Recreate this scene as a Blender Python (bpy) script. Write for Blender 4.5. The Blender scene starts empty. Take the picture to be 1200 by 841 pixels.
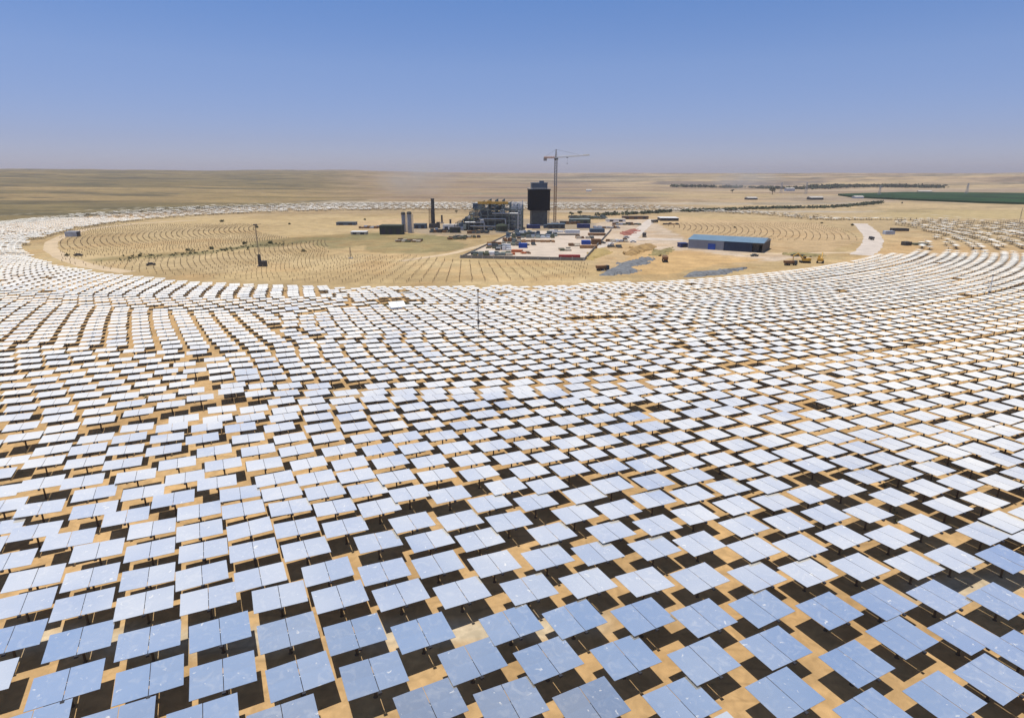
import bpy, math, random
import numpy as np
from mathutils import Vector, Matrix, Euler
R = math.radians
SC = bpy.context.scene
COL = SC.collection

# ------------------------------------------------------------------ camera, sky, sun, exposure
CAM_H = 44.7
F = 700.0                                   # focal length in photo pixels (photo 1200 wide)
PITCH = math.atan((420.5 - 203.0) / F)
cd = bpy.data.cameras.new('camera'); cam = bpy.data.objects.new('camera', cd); COL.objects.link(cam)
cam.location = (0, 0, CAM_H); cam.rotation_euler = (math.pi/2 - PITCH, 0, 0)
cd.sensor_width = 36; cd.lens = F/1200*36; cd.clip_start = 0.5; cd.clip_end = 60000
SC.camera = cam

SUN_EL, SUN_AZ = R(82), R(-95)              # azimuth measured from +Y towards +X
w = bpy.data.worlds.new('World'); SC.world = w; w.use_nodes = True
nt = w.node_tree; nt.nodes.clear()
wo = nt.nodes.new('ShaderNodeOutputWorld'); bg = nt.nodes.new('ShaderNodeBackground')
sky = nt.nodes.new('ShaderNodeTexSky'); sky.sky_type = 'NISHITA'; sky.sun_disc = False
sky.sun_elevation = SUN_EL; sky.sun_rotation = SUN_AZ
sky.altitude = 300; sky.air_density = 0.7; sky.dust_density = 0.5; sky.ozone_density = 2.0
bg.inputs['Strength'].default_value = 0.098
# lavender dust low down; mid sky boosted for mirror reflections, zenith dimmed to darken shadows
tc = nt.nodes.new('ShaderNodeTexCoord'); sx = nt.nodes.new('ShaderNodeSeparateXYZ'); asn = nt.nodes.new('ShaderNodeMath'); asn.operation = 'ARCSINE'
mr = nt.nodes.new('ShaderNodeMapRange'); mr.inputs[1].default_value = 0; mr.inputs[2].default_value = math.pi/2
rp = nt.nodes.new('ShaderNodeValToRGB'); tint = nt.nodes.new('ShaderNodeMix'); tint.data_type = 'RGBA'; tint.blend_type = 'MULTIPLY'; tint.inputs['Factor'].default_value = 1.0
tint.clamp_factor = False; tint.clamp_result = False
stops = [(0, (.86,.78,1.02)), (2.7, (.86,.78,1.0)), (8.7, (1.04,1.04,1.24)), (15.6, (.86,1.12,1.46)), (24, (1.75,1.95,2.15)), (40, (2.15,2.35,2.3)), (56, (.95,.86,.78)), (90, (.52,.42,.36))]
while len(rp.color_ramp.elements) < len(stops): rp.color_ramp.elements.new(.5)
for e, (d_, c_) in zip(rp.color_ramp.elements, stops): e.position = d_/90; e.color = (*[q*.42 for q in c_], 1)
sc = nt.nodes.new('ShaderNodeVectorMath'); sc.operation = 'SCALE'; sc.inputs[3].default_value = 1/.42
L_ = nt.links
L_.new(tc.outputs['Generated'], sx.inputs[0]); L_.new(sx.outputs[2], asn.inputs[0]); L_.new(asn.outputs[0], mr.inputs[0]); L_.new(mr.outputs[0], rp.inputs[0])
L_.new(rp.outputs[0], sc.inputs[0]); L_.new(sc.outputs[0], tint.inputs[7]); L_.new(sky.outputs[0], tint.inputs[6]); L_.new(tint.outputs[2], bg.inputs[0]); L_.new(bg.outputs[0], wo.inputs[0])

sd = bpy.data.lights.new('sun', 'SUN'); sd.energy = 4.6; sd.angle = R(0.53); sd.color = (1.0, 0.95, 0.87)
sun = bpy.data.objects.new('sun', sd); COL.objects.link(sun)
sdir = Vector((math.cos(SUN_EL)*math.sin(SUN_AZ), math.cos(SUN_EL)*math.cos(SUN_AZ), math.sin(SUN_EL)))
sun.rotation_euler = sdir.to_track_quat('Z', 'Y').to_euler(); sun.location = (0, 0, 300)
SC.view_settings.view_transform = 'Standard'; SC.view_settings.look = 'None'
SC.view_settings.exposure = 0.0; SC.view_settings.gamma = 1.0

# ------------------------------------------------------------------ helpers
def un(px, py, h=CAM_H):
    """ground point seen at a photo pixel, for flat ground h below the camera"""
    u = (px-600)/F; v = -(py-420.5)/F
    d = (u, math.cos(PITCH)+v*math.sin(PITCH), -math.sin(PITCH)+v*math.cos(PITCH))
    return d[0]/-d[2]*h, d[1]/-d[2]*h
def ppm(x, y):
    """photo pixels per metre at a ground point"""
    return F/(y*math.cos(PITCH)+CAM_H*math.sin(PITCH))

def tag(o, label=None, cat=None, group=None, kind=None):
    if label: o['label'] = label
    if cat: o['category'] = cat
    if group: o['group'] = group
    if kind: o['kind'] = kind
    return o

class MB:
    def __init__(s): s.v = []; s.f = []; s.m = []
    def add(s, vs, fs, mi=0):
        n = len(s.v); s.v += [tuple(v) for v in vs]
        for f in fs: s.f.append(tuple(i+n for i in f)); s.m.append(mi)
        return s
    def box(s, c, d, rz=0, mi=0, M=None, taper=1.0):
        x, y, z = d[0]/2, d[1]/2, d[2]/2; t = taper
        vs = [Vector(p) for p in ((-x,-y,-z),(x,-y,-z),(x,y,-z),(-x,y,-z),(-x*t,-y*t,z),(x*t,-y*t,z),(x*t,y*t,z),(-x*t,y*t,z))]
        if M is None: M = Matrix.Rotation(rz, 3, 'Z')
        vs = [M @ v + Vector(c) for v in vs]
        return s.add(vs, ((0,3,2,1),(4,5,6,7),(0,1,5,4),(1,2,6,5),(2,3,7,6),(3,0,4,7)), mi)
    def tube(s, a, b, r, r2=None, n=8, mi=0, cap=True):
        a = Vector(a); b = Vector(b); r2 = r if r2 is None else r2
        q = (b-a).normalized().to_track_quat('Z', 'Y').to_matrix(); vs = []
        for P, rr in ((a, r), (b, r2)):
            for i in range(n):
                t = 2*math.pi*i/n; vs.append(P + q @ Vector((rr*math.cos(t), rr*math.sin(t), 0)))
        fs = [(i, (i+1) % n, n+(i+1) % n, n+i) for i in range(n)]
        if cap: fs += [tuple(range(n-1, -1, -1)), tuple(range(n, 2*n))]
        return s.add(vs, fs, mi)
    def lathe(s, prof, n=20, c=(0,0,0), mi=0):
        vs = []; fs = []
        for r, z in prof:
            for i in range(n):
                t = 2*math.pi*i/n; vs.append((c[0]+r*math.cos(t), c[1]+r*math.sin(t), c[2]+z))
        for k in range(len(prof)-1):
            for i in range(n):
                fs.append((k*n+i, k*n+(i+1) % n, (k+1)*n+(i+1) % n, (k+1)*n+i))
        fs.append(tuple(range(n-1, -1, -1))); fs.append(tuple(range((len(prof)-1)*n, len(prof)*n)))
        return s.add(vs, fs, mi)
    def lattice(s, a, b, wd, step, r, mi=0, wd2=None):
        """square lattice mast or boom between two points"""
        a = Vector(a); b = Vector(b); L = (b-a).length; wd2 = wd if wd2 is None else wd2
        q = (b-a).normalized().to_track_quat('Z', 'Y').to_matrix()
        n = max(1, round(L/step)); sg = ((-1,-1),(1,-1),(1,1),(-1,1))
        def P(k, i):
            t = k/n; ww = wd+(wd2-wd)*t
            return a+(b-a)*t+q @ Vector((sg[i][0]*ww/2, sg[i][1]*ww/2, 0))
        for i in range(4): s.tube(P(0, i), P(n, i), r, n=4, mi=mi)
        for k in range(n):
            for i in range(4):
                j = (i+1) % 4
                s.tube(P(k, i), P(k+1, j) if (k+i) % 2 else P(k+1, j), r*.6, n=3, mi=mi, cap=False)
                s.tube(P(k+1, i), P(k+1, j), r*.6, n=3, mi=mi, cap=False)
        return s
    def mesh(s, name, mats):
        me = bpy.data.meshes.new(name); me.from_pydata(s.v, [], s.f)
        mats = mats if isinstance(mats, (list, tuple)) else [mats]
        for m in mats: me.materials.append(m)
        if len(mats) > 1: me.polygons.foreach_set('material_index', s.m)
        me.update(); return me
    def obj(s, name, mats, parent=None, loc=None):
        o = bpy.data.objects.new(name, s.mesh(name, mats)); COL.objects.link(o)
        if parent: o.parent = parent
        if loc: o.location = loc
        return o
def empty(name, loc, rz=0):
    o = bpy.data.objects.new(name, None); COL.objects.link(o); o.location = loc; o.rotation_euler = (0, 0, rz)
    o.empty_display_size = 0.5; return o
def copy_tree(o, parent=None):
    c = o.copy(); COL.objects.link(c)
    if parent: c.parent = parent
    for ch in KIDS.get(o.name, []): copy_tree(ch, c)
    return c
KIDS = {}
def register(o):
    KIDS[o.name] = list(o.children)
    for ch in o.children: register(ch)

# numpy value noise
def _h(ix, iy, seed):
    n = (ix.astype(np.int64)*374761393 + iy.astype(np.int64)*668265263 + seed*982451653) & 0xffffffff
    n = ((n ^ (n >> 13))*1274126177) & 0xffffffff
    return ((n ^ (n >> 16)) & 0xffff)/65535.0
def vnoise(x, y, seed=0):
    x = np.asarray(x, float); y = np.asarray(y, float)
    ix = np.floor(x); iy = np.floor(y); fx = x-ix; fy = y-iy
    fx = fx*fx*(3-2*fx); fy = fy*fy*(3-2*fy)
    a = _h(ix, iy, seed); b = _h(ix+1, iy, seed); c = _h(ix, iy+1, seed); d = _h(ix+1, iy+1, seed)
    return (a*(1-fx)+b*fx)*(1-fy)+(c*(1-fx)+d*fx)*fy
def fbm(x, y, seed=0, o=4):
    s = 0; a = 0.5; t = 0
    for k in range(o): s = s+a*vnoise(x*2**k, y*2**k, seed+k); t += a; a *= .5
    return s/t
def sstep(a, b, x):
    t = np.clip((x-a)/(b-a), 0, 1); return t*t*(3-2*t)

# ------------------------------------------------------------------ materials
def newmat(name):
    m = bpy.data.materials.new(name); m.use_nodes = True; m.node_tree.nodes.clear(); return m, m.node_tree
def mat(name, col, rough=.7, metal=0.0, var=.18, scale=1.5, bump=0.0, spec=.3):
    """principled with a little dirt-like variation"""
    m, t = newmat(name); N = t.nodes; L = t.links
    o = N.new('ShaderNodeOutputMaterial'); b = N.new('ShaderNodeBsdfPrincipled')
    g = N.new('ShaderNodeNewGeometry'); n = N.new('ShaderNodeTexNoise'); n.inputs['Scale'].default_value = scale
    n.inputs['Detail'].default_value = 5
    r = N.new('ShaderNodeValToRGB')
    r.color_ramp.elements[0].position = .3; r.color_ramp.elements[1].position = .72
    r.color_ramp.elements[0].color = (*[c*(1-var) for c in col], 1); r.color_ramp.elements[1].color = (*[min(1, c*(1+var)) for c in col], 1)
    L.new(g.outputs['Position'], n.inputs['Vector']); L.new(n.outputs[0], r.inputs[0]); L.new(r.outputs[0], b.inputs['Base Color'])
    b.inputs['Roughness'].default_value = rough; b.inputs['Metallic'].default_value = metal
    b.inputs['Specular IOR Level'].default_value = spec
    if bump:
        bp = N.new('ShaderNodeBump'); bp.inputs['Strength'].default_value = bump; bp.inputs['Distance'].default_value = .1
        L.new(n.outputs[0], bp.inputs['Height']); L.new(bp.outputs[0], b.inputs['Normal'])
    L.new(b.outputs[0], o.inputs[0]); return m

def mirror_mat(name='mirror_glass', TAU=.30):
    """silvered glass under a thin film of desert dust: the film is optically thicker at grazing angles"""
    m, t = newmat(name); N = t.nodes; L = t.links
    o = N.new('ShaderNodeOutputMaterial')
    gl = N.new('ShaderNodeBsdfGlossy'); gl.inputs['Roughness'].default_value = .07; gl.inputs['Color'].default_value = (.93, .95, .96, 1)
    di = N.new('ShaderNodeBsdfDiffuse'); di.inputs['Color'].default_value = (.77, .735, .655, 1)
    mx = N.new('ShaderNodeMixShader')
    lw = N.new('ShaderNodeLayerWeight'); lw.inputs['Blend'].default_value = .5     # facing = 1 - cos
    cs = N.new('ShaderNodeMath'); cs.operation = 'SUBTRACT'; cs.inputs[0].default_value = 1.02; L.new(lw.outputs['Facing'], cs.inputs[1])
    g = N.new('ShaderNodeNewGeometry')
    # smears: stretched noise, patches of heavier dust
    n1 = N.new('ShaderNodeTexNoise'); n1.inputs['Scale'].default_value = .9; n1.inputs['Detail'].default_value = 6; n1.inputs['Distortion'].default_value = 1.6
    L.new(g.outputs['Position'], n1.inputs['Vector'])
    r1 = N.new('ShaderNodeMapRange'); r1.inputs[1].default_value = .52; r1.inputs[2].default_value = .78; r1.inputs[3].default_value = 0; r1.inputs[4].default_value = .10
    L.new(n1.outputs[0], r1.inputs[0])
    n2 = N.new('ShaderNodeTexNoise'); n2.inputs['Scale'].default_value = .08; L.new(g.outputs['Position'], n2.inputs['Vector'])
    r2 = N.new('ShaderNodeMapRange'); r2.inputs[1].default_value = .3; r2.inputs[2].default_value = .7; r2.inputs[3].default_value = TAU*.7; r2.inputs[4].default_value = TAU*1.3
    L.new(n2.outputs[0], r2.inputs[0])
    tau = N.new('ShaderNodeMath'); tau.operation = 'ADD'; L.new(r1.outputs[0], tau.inputs[0]); L.new(r2.outputs[0], tau.inputs[1])
    n4 = N.new('ShaderNodeTexNoise'); n4.inputs['Scale'].default_value = 1.5; n4.inputs['Detail'].default_value = 3; n4.inputs['Distortion'].default_value = .7  # small sharp spots: highlights of bent glass, painted in as extra dust
    L.new(g.outputs['Position'], n4.inputs['Vector'])
    r4 = N.new('ShaderNodeMapRange'); r4.inputs[1].default_value = .68; r4.inputs[2].default_value = .74; r4.inputs[3].default_value = 0; r4.inputs[4].default_value = .45
    L.new(n4.outputs[0], r4.inputs[0]); t2 = N.new('ShaderNodeMath'); t2.operation = 'ADD'; L.new(tau.outputs[0], t2.inputs[0]); L.new(r4.outputs[0], t2.inputs[1]); tau = t2
    oi = N.new('ShaderNodeObjectInfo'); r5 = N.new('ShaderNodeMapRange'); r5.inputs[3].default_value = .85; r5.inputs[4].default_value = 1.18; L.new(oi.outputs['Random'], r5.inputs[0])
    t3 = N.new('ShaderNodeMath'); t3.operation = 'MULTIPLY'; L.new(tau.outputs[0], t3.inputs[0]); L.new(r5.outputs[0], t3.inputs[1]); tau = t3
    q = N.new('ShaderNodeMath'); q.operation = 'DIVIDE'; L.new(tau.outputs[0], q.inputs[0]); L.new(cs.outputs[0], q.inputs[1])
    ng = N.new('ShaderNodeMath'); ng.operation = 'MULTIPLY'; ng.inputs[1].default_value = -1; L.new(q.outputs[0], ng.inputs[0])
    ex = N.new('ShaderNodeMath'); ex.operation = 'EXPONENT'; L.new(ng.outputs[0], ex.inputs[0])
    L.new(ex.outputs[0], mx.inputs[0]); L.new(di.outputs[0], mx.inputs[1]); L.new(gl.outputs[0], mx.inputs[2])
    bp = N.new('ShaderNodeBump'); bp.inputs['Strength'].default_value = .25; bp.inputs['Distance'].default_value = .02
    n3 = N.new('ShaderNodeTexNoise'); n3.inputs['Scale'].default_value = .55; n3.inputs['Detail'].default_value = 2; n3.inputs['Distortion'].default_value = .8
    L.new(g.outputs['Position'], n3.inputs['Vector']); L.new(n3.outputs[0], bp.inputs['Height']); L.new(bp.outputs[0], gl.inputs['Normal'])
    L.new(mx.outputs[0], o.inputs[0]); return m
M = dict(
    mirror=mirror_mat(),
    mirrorclean=mirror_mat('mirror_glass_cleaner', .12),
    back=mat('mirror_back', (.30,.29,.27), .6, 0, .1),
    steel=mat('galvanised_steel', (.42,.43,.44), .5, .6, .12),
    mastgrey=mat('mast_grey', (.17,.14,.12), .7),
    post=mat('post_paint', (.13,.09,.055), .85, 0, .2),
    brownblack=mat('sooty_cladding', (.07,.063,.055), .7, 0, .4),
    shedgreen=mat('dark_green_sheet', (.045,.055,.035), .8, 0, .35, .4),
    dark=mat('dark_box', (.035,.035,.04), .5),
    black=mat('absorber_black', (.0015,.0015,.002), .75, 0, .15, .5, spec=.1),
    darkgrey=mat('dark_cladding', (.085,.095,.092), .6, 0, .3, .35),
    bluegrey=mat('blue_grey_cladding', (.085,.12,.16), .6, 0, .25, .4),
    concrete=mat('concrete', (.42,.39,.35), .85, 0, .2, .25),
    palegrey=mat('pale_grey_paint', (.42,.45,.50), .6, 0, .15, .5),
    white=mat('white_paint', (.74,.73,.70), .5, 0, .08),
    cranewhite=mat('crane_white', (.56,.54,.50), .5),
    orange=mat('crane_orange', (.50,.24,.09), .5),
    yellow=mat('machine_yellow', (.55,.32,.05), .5),
    red=mat('red_paint', (.33,.03,.025), .5),
    redorange=mat('orange_paint', (.48,.13,.04), .6),
    blue=mat('blue_paint', (.02,.07,.34), .5),
    navy=mat('navy_paint', (.03,.045,.15), .5),
    brown=mat('rust_brown', (.20,.105,.045), .8, 0, .35),
    timber=mat('formwork_timber', (.36,.20,.09), .85, 0, .35, .8),
    cream=mat('cream_sheet', (.52,.45,.34), .8, 0, .25, .7),
    olive=mat('olive_sheet', (.12,.13,.075), .8, 0, .3, .6),
    greengrey=mat('green_grey_steel', (.17,.195,.18), .7, 0, .35, .4),
    hallroof=mat('hall_roof_blue', (.15,.23,.30), .45, 0, .12, .15),
    hallwall=mat('hall_wall_grey', (.25,.27,.32), .6, 0, .12, .2),
    halldark=mat('hall_wall_navy', (.018,.035,.075), .6, 0, .2, .2),
    tyre=mat('tyre_rubber', (.02,.02,.02), .9),
    glass=mat('window_glass', (.03,.04,.05), .1, 0, .1, spec=.6),
    gravel=mat('grey_gravel', (.15,.155,.16), .95, 0, .35, .5, .6),
    spoil=mat('ochre_spoil', (.30,.19,.075), .95, 0, .35, .25, .6),
    spoilgreen=mat('olive_spoil', (.25,.20,.085), .95, 0, .3, .25, .6),
    redsoil=mat('red_soil', (.27,.10,.07), .95, 0, .3, .25, .5),
    road=mat('crushed_stone_road', (.50,.43,.36), .95, 0, .14, .12, .2),
    track=mat('dirt_track', (.50,.38,.235), .95, 0, .15, .12, .2),
    slab=mat('concrete_slab', (.50,.41,.32), .9, 0, .14, .10, .1),
    leaf=mat('desert_scrub', (.085,.085,.035), .9, 0, .4, 1.5),
    leafdark=mat('tree_leaves', (.07,.08,.04), .9, 0, .4, .8),
    trunk=mat('bark', (.12,.08,.05), .9),
    crop=mat('irrigated_crop', (.022,.050,.018), .95, 0, .45, .012, spec=.05),
)

# ------------------------------------------------------------------ the ground, one sheet out to the horizon
CC = (-45.0, 580.0)                           # centre of the mirror rings
def terrain(x, y):
    r = np.hypot(x, y); a = np.degrees(np.arctan2(x, y))
    amp = np.interp(a, [-180, -60, -38, -26, -19, -14, -8, 0, 12, 30, 60, 180],
                       [70, 72, 69, 61, 64, 72, 56, 45, 45, 47, 48, 50])
    st = np.interp(a, [-180, -45, -25, -10, 10, 180], [750, 800, 1000, 1500, 1900, 2200])
    rise = sstep(0, 1, (r-st)/(4200-st))
    n = fbm(x/900+3, y/900+7, 5, 5)-.5; n2 = fbm(x/260, y/260, 9, 4)-.5
    flat = sstep(10000, 5200, r)
    return rise*(amp*(.93+.0*n) + flat*(n*(17+16*sstep(0, -12, a))+n2*8) + (1-flat)*n*7) + sstep(700, 1400, r)*(1-rise)*(n2*2.2+n*1.5)
def inpoly(x, y, P):
    c = np.zeros(x.shape, bool); n = len(P)
    for i in range(n):
        x0, y0 = P[i]; x1, y1 = P[(i+1) % n]
        if y0 == y1: continue
        k = ((y0 > y) != (y1 > y)) & (x < (x1-x0)*(y-y0)/(y1-y0)+x0); c ^= k
    return c
def linedist(x, y, P):
    d = np.full(x.shape, 1e9)
    for (x0, y0), (x1, y1) in zip(P[:-1], P[1:]):
        L2 = (x1-x0)**2+(y1-y0)**2; t = np.clip(((x-x0)*(x1-x0)+(y-y0)*(y1-y0))/L2, 0, 1)
        d = np.minimum(d, np.hypot(x-x0-t*(x1-x0), y-y0-t*(y1-y0)))
    return d
def build_ground():
    na = 561; az = np.radians(np.linspace(-100, 100, na)); rr = [2.0]
    while rr[-1] < 14000: rr.append(rr[-1]*(1.0115 if 120 < rr[-1] < 2500 else 1.025))
    rr = np.array(rr+[20000, 30000]); nr = len(rr)
    A, RR = np.meshgrid(az, rr); X = RR*np.sin(A); Y = RR*np.cos(A)-8; Z = terrain(X, Y)
    # surface colour: what soil lies where
    sand = np.array((.47,.31,.15)); clear = np.array((.41,.30,.15)); far = np.array((.30,.215,.12))
    hill = np.array((.175,.135,.058)); pink = np.array((.29,.20,.145)); oliv = np.array((.155,.14,.062)); pale = np.array((.47,.41,.32))
    rc = np.hypot(X-CC[0], Y-CC[1]); a = np.degrees(A)
    n1 = fbm(X/60, Y/60, 21, 5); n2 = fbm(X/18, Y/18, 31, 4); n3 = fbm(X/400, Y/130, 41, 5); n4 = fbm(X/90, Y/700, 51, 4)
    C = np.empty(X.shape+(3,)); C[:] = sand
    def mix(m, col): 
        m = np.clip(m, 0, 1)[..., None]; C[:] = C*(1-m)+np.array(col)*m
    mix(sstep(350, 335, rc), clear)
    mix(sstep(640, 760, Y+(n1-.5)*60), far); mix(sstep(200, 330, X)*sstep(330, 420, Y), (.40,.295,.16))
    mix(sstep(.35, .65, n3)*sstep(900, 1200, Y)*.6, pink)
    mix(sstep(.52, .62, n3)*sstep(1000, 1300, Y)*.5, (.17,.13,.085))
    # left slopes: olive and brown steppe
    lm = sstep(-8, -22, a+(n1-.5)*10)*sstep(560, 720, RR+(n1-.5)*80)*(rc > 425)
    mix(lm, (.28,.20,.088)); mix(lm*sstep(.42, .62, n3+.15*sstep(900, 2500, RR)), hill)
    mix(lm*sstep(.55, .66, fbm(X/150, Y/70, 61, 4))*.75, (.085,.075,.038))
    mix(sstep(350, 335, rc)*sstep(.50, .66, fbm(X/38, Y/45, 97, 5))*.45, (.31,.215,.105)); mix(sstep(350, 335, rc)*sstep(.54, .66, fbm(X/70, Y/30, 99, 5))*.4, (.50,.38,.21))
    # olive wash through the clearing
    wash = [un(*p) for p in ((120,304),(170,300),(240,296),(310,287),(360,280),(430,275),(480,281),(540,276))]
    d = linedist(X, Y, wash)+(n1-.5)*26+(n2-.5)*14; mix(sstep(20, 4, d)*.85, oliv)
    P = [un(*p) for p in ((360,283),(440,272),(520,276),(545,286),(520,296),(430,298),(425,288),(380,292))]
    mix(inpoly(X+(n1-.5)*18, Y+(n2-.5)*24, P)*.75, (.22,.185,.085))
    # bare worked earth round the plant
    P = [un(*p) for p in ((395,262),(470,256),(600,254),(760,252),(960,262),(1005,280),(960,300),(850,312),(700,315),(690,285),(600,272),(540,278),(420,268))]
    mix(inpoly(X+(n1-.5)*30, Y+(n2-.5)*30, P)*.75, (.44,.31,.17))
    P = [un(*p) for p in ((690,262),(760,256),(775,268),(800,282),(900,297),(960,300),(900,305),(790,296),(735,283),(700,290))]
    mix(inpoly(X+(n1-.5)*20, Y+(n2-.5)*20, P)*.8, (.50,.40,.30))
    P = [un(*p) for p in ((465,268),(600,256),(690,258),(700,272),(560,276),(500,275))]
    mix(inpoly(X+(n1-.5)*20, Y+(n2-.5)*20, P)*.6, (.25,.215,.17))
    P = [un(*p) for p in ((720,322),(740,296),(800,294),(900,303),(840,311),(780,322))]
    mix(inpoly(X+(n1-.5)*14, Y+(n2-.5)*14, P)*.8, (.48,.31,.135))
    # pale strips and dark bands of the far plain
    for y0, y1, x0, x1, c, k in ((236,240,380,1000,(.36,.30,.22),.8),(246,249,640,1010,(.42,.37,.30),.6),(231,233,560,760,(.13,.115,.105),.7),(226,228,540,780,(.28,.25,.15),.7),
                                (216,219,760,950,(.15,.125,.11),.8),(222,225,800,1180,(.36,.27,.19),.7),(229,236,900,1190,(.34,.27,.20),.6),(206,210,700,1200,(.22,.15,.13),.6),
                                (243,256,1010,1200,(.40,.31,.15),.7),(229,233,1010,1100,(.16,.19,.13),.5),(213,216,540,900,(.34,.27,.16),.6)):
        ya = un(600, y1)[1]; yb = un(600, y0)[1]; xa = (x0-600)/F*(Y+13); xb = (x1-600)/F*(Y+13)
        ym = Y+(n3-.5)*(yb-ya)*1.2+(n1-.5)*(yb-ya)*.6
        mix(sstep(ya-2, ya+(yb-ya)*.25, ym)*sstep(yb+2, yb-(yb-ya)*.25, ym)*sstep(-40, 40, X-xa)*sstep(40, -40, X-xb)*k, c)
    # far dark bands and fields, right-hand plain
    bnd = fbm(X/1500, Y/220, 71, 4); mix(sstep(.56, .62, bnd)*sstep(1300, 1700, Y)*sstep(-5, 8, a)*.75, (.13,.115,.085))
    bnd = fbm(X/1300, Y/160, 77, 4); mix(sstep(.58, .64, bnd)*sstep(1200, 1500, Y)*sstep(-16, 0, a)*.6, (.40,.31,.20))
    # wheel tracks and lighter, trodden soil between the mirrors
    ring = np.abs(rc-531.3+(n1-.5)*2.0); mix(sstep(2.4, .8, ring)*sstep(.30, .5, n2)*.85, (.52,.45,.33))
    ring = np.abs(rc-462); mix(sstep(2.0, .6, ring)*.3, pale)
    mix(sstep(.5, .8, n2)*.30*(rc > 335)*(Y < 500), (.52,.37,.19)); mix(sstep(.5, .25, n2)*.35*(Y < 500), (.39,.235,.10))
    tex = fbm(X/130, Y/32, 91, 5); C *= (1+(tex-.5)*.6*sstep(600, 900, Y))[..., None]
    mix(sstep(.60, .66, fbm(X/55, Y/25, 95, 4))*sstep(620, 800, Y)*.35, (.12,.10,.06))
    C *= (.86+.28*n1)[..., None]*(.93+.14*fbm(X/5, Y/5, 81, 3))[..., None]
    # mesh
    v = np.stack([X, Y, Z], -1).reshape(-1, 3)
    i = np.arange(nr-1)[:, None]*na+np.arange(na-1)[None]; q = np.stack([i, i+1, i+na+1, i+na], -1).reshape(-1, 4)[:, ::1]
    me = bpy.data.meshes.new('desert_ground'); me.vertices.add(len(v)); me.vertices.foreach_set('co', v.ravel())
    me.loops.add(q.size); me.loops.foreach_set('vertex_index', q.ravel()); me.polygons.add(len(q))
    me.polygons.foreach_set('loop_start', np.arange(0, q.size, 4)); me.update(calc_edges=True)
    me.polygons.foreach_set('use_smooth', np.ones(len(q), bool))
    at = me.color_attributes.new('soil', 'FLOAT_COLOR', 'POINT')
    at.data.foreach_set('color', np.concatenate([C.reshape(-1, 3), np.ones((len(v), 1))], 1).ravel())
    m, t = newmat('desert_soil'); N = t.nodes; L = t.links
    o = N.new('ShaderNodeOutputMaterial'); b = N.new('ShaderNodeBsdfPrincipled'); b.inputs['Roughness'].default_value = .95; b.inputs['Specular IOR Level'].default_value = .1
    ca = N.new('ShaderNodeAttribute'); ca.attribute_name = 'soil'
    g = N.new('ShaderNodeNewGeometry')
    def noise(s, d=5, dist=0):
        n = N.new('ShaderNodeTexNoise'); n.inputs['Scale'].default_value = s; n.inputs['Detail'].default_value = d; n.inputs['Distortion'].default_value = dist
        L.new(g.outputs['Position'], n.inputs['Vector']); return n
    na_, nb_ = noise(.9, 6, .6), noise(.12, 6, .4)
    def ramp(src, lo, hi, p0=.35, p1=.7):
        r = N.new('ShaderNodeMapRange'); r.inputs[1].default_value = p0; r.inputs[2].default_value = p1; r.inputs[3].default_value = lo; r.inputs[4].default_value = hi
        L.new(src.outputs[0], r.inputs[0]); return r
    def mul(a_, b_):
        x = N.new('ShaderNodeMath'); x.operation = 'MULTIPLY'; L.new(a_.outputs[0], x.inputs[0]); L.new(b_.outputs[0], x.inputs[1]); return x
    k = mul(ramp(na_, .84, 1.13), ramp(nb_, .86, 1.14))
    # service-vehicle ruts along the rings
    dv = N.new('ShaderNodeVectorMath'); dv.operation = 'DISTANCE'; dv.inputs[1].default_value = (CC[0], CC[1], 0); L.new(g.outputs['Position'], dv.inputs[0])
    nw = noise(.03, 2); wv = N.new('ShaderNodeMath'); wv.operation = 'MULTIPLY_ADD'; L.new(nw.outputs[0], wv.inputs[0]); wv.inputs[1].default_value = 14; L.new(dv.outputs['Value'], wv.inputs[2])
    pp = N.new('ShaderNodeMath'); pp.operation = 'PINGPONG'; pp.inputs[1].default_value = 1.15; L.new(wv.outputs[0], pp.inputs[0])
    rr_ = N.new('ShaderNodeMapRange'); rr_.inputs[1].default_value = 0; rr_.inputs[2].default_value = .28; rr_.inputs[3].default_value = .80; rr_.inputs[4].default_value = 1.0; L.new(pp.outputs[0], rr_.inputs[0])
    nm = noise(.07, 3); ms = ramp(nm, 0, 1, .5, .62); mxx = N.new('ShaderNodeMix'); L.new(ms.outputs[0], mxx.inputs[0]); mxx.inputs[2].default_value = 1.0; L.new(rr_.outputs[0], mxx.inputs[3])
    k2 = N.new('ShaderNodeMath'); k2.operation = 'MULTIPLY'; L.new(k.outputs[0], k2.inputs[0]); L.new(mxx.outputs[0], k2.inputs[1]); k = k2
    vm = N.new('ShaderNodeVectorMath'); vm.operation = 'SCALE'; L.new(ca.outputs['Color'], vm.inputs[0]); L.new(k.outputs[0], vm.inputs[3])
    L.new(vm.outputs[0], b.inputs['Base Color'])
    bp = N.new('ShaderNodeBump'); bp.inputs['Strength'].default_value = .5; bp.inputs['Distance'].default_value = .15
    L.new(na_.outputs[0], bp.inputs['Height']); L.new(bp.outputs[0], b.inputs['Normal']); L.new(b.outputs[0], o.inputs[0])
    me.materials.append(m)
    og = bpy.data.objects.new('desert_ground', me); COL.objects.link(og); tag(og, 'sandy desert floor rising to low hills at the horizon', None, None, 'structure')
build_ground()

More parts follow.
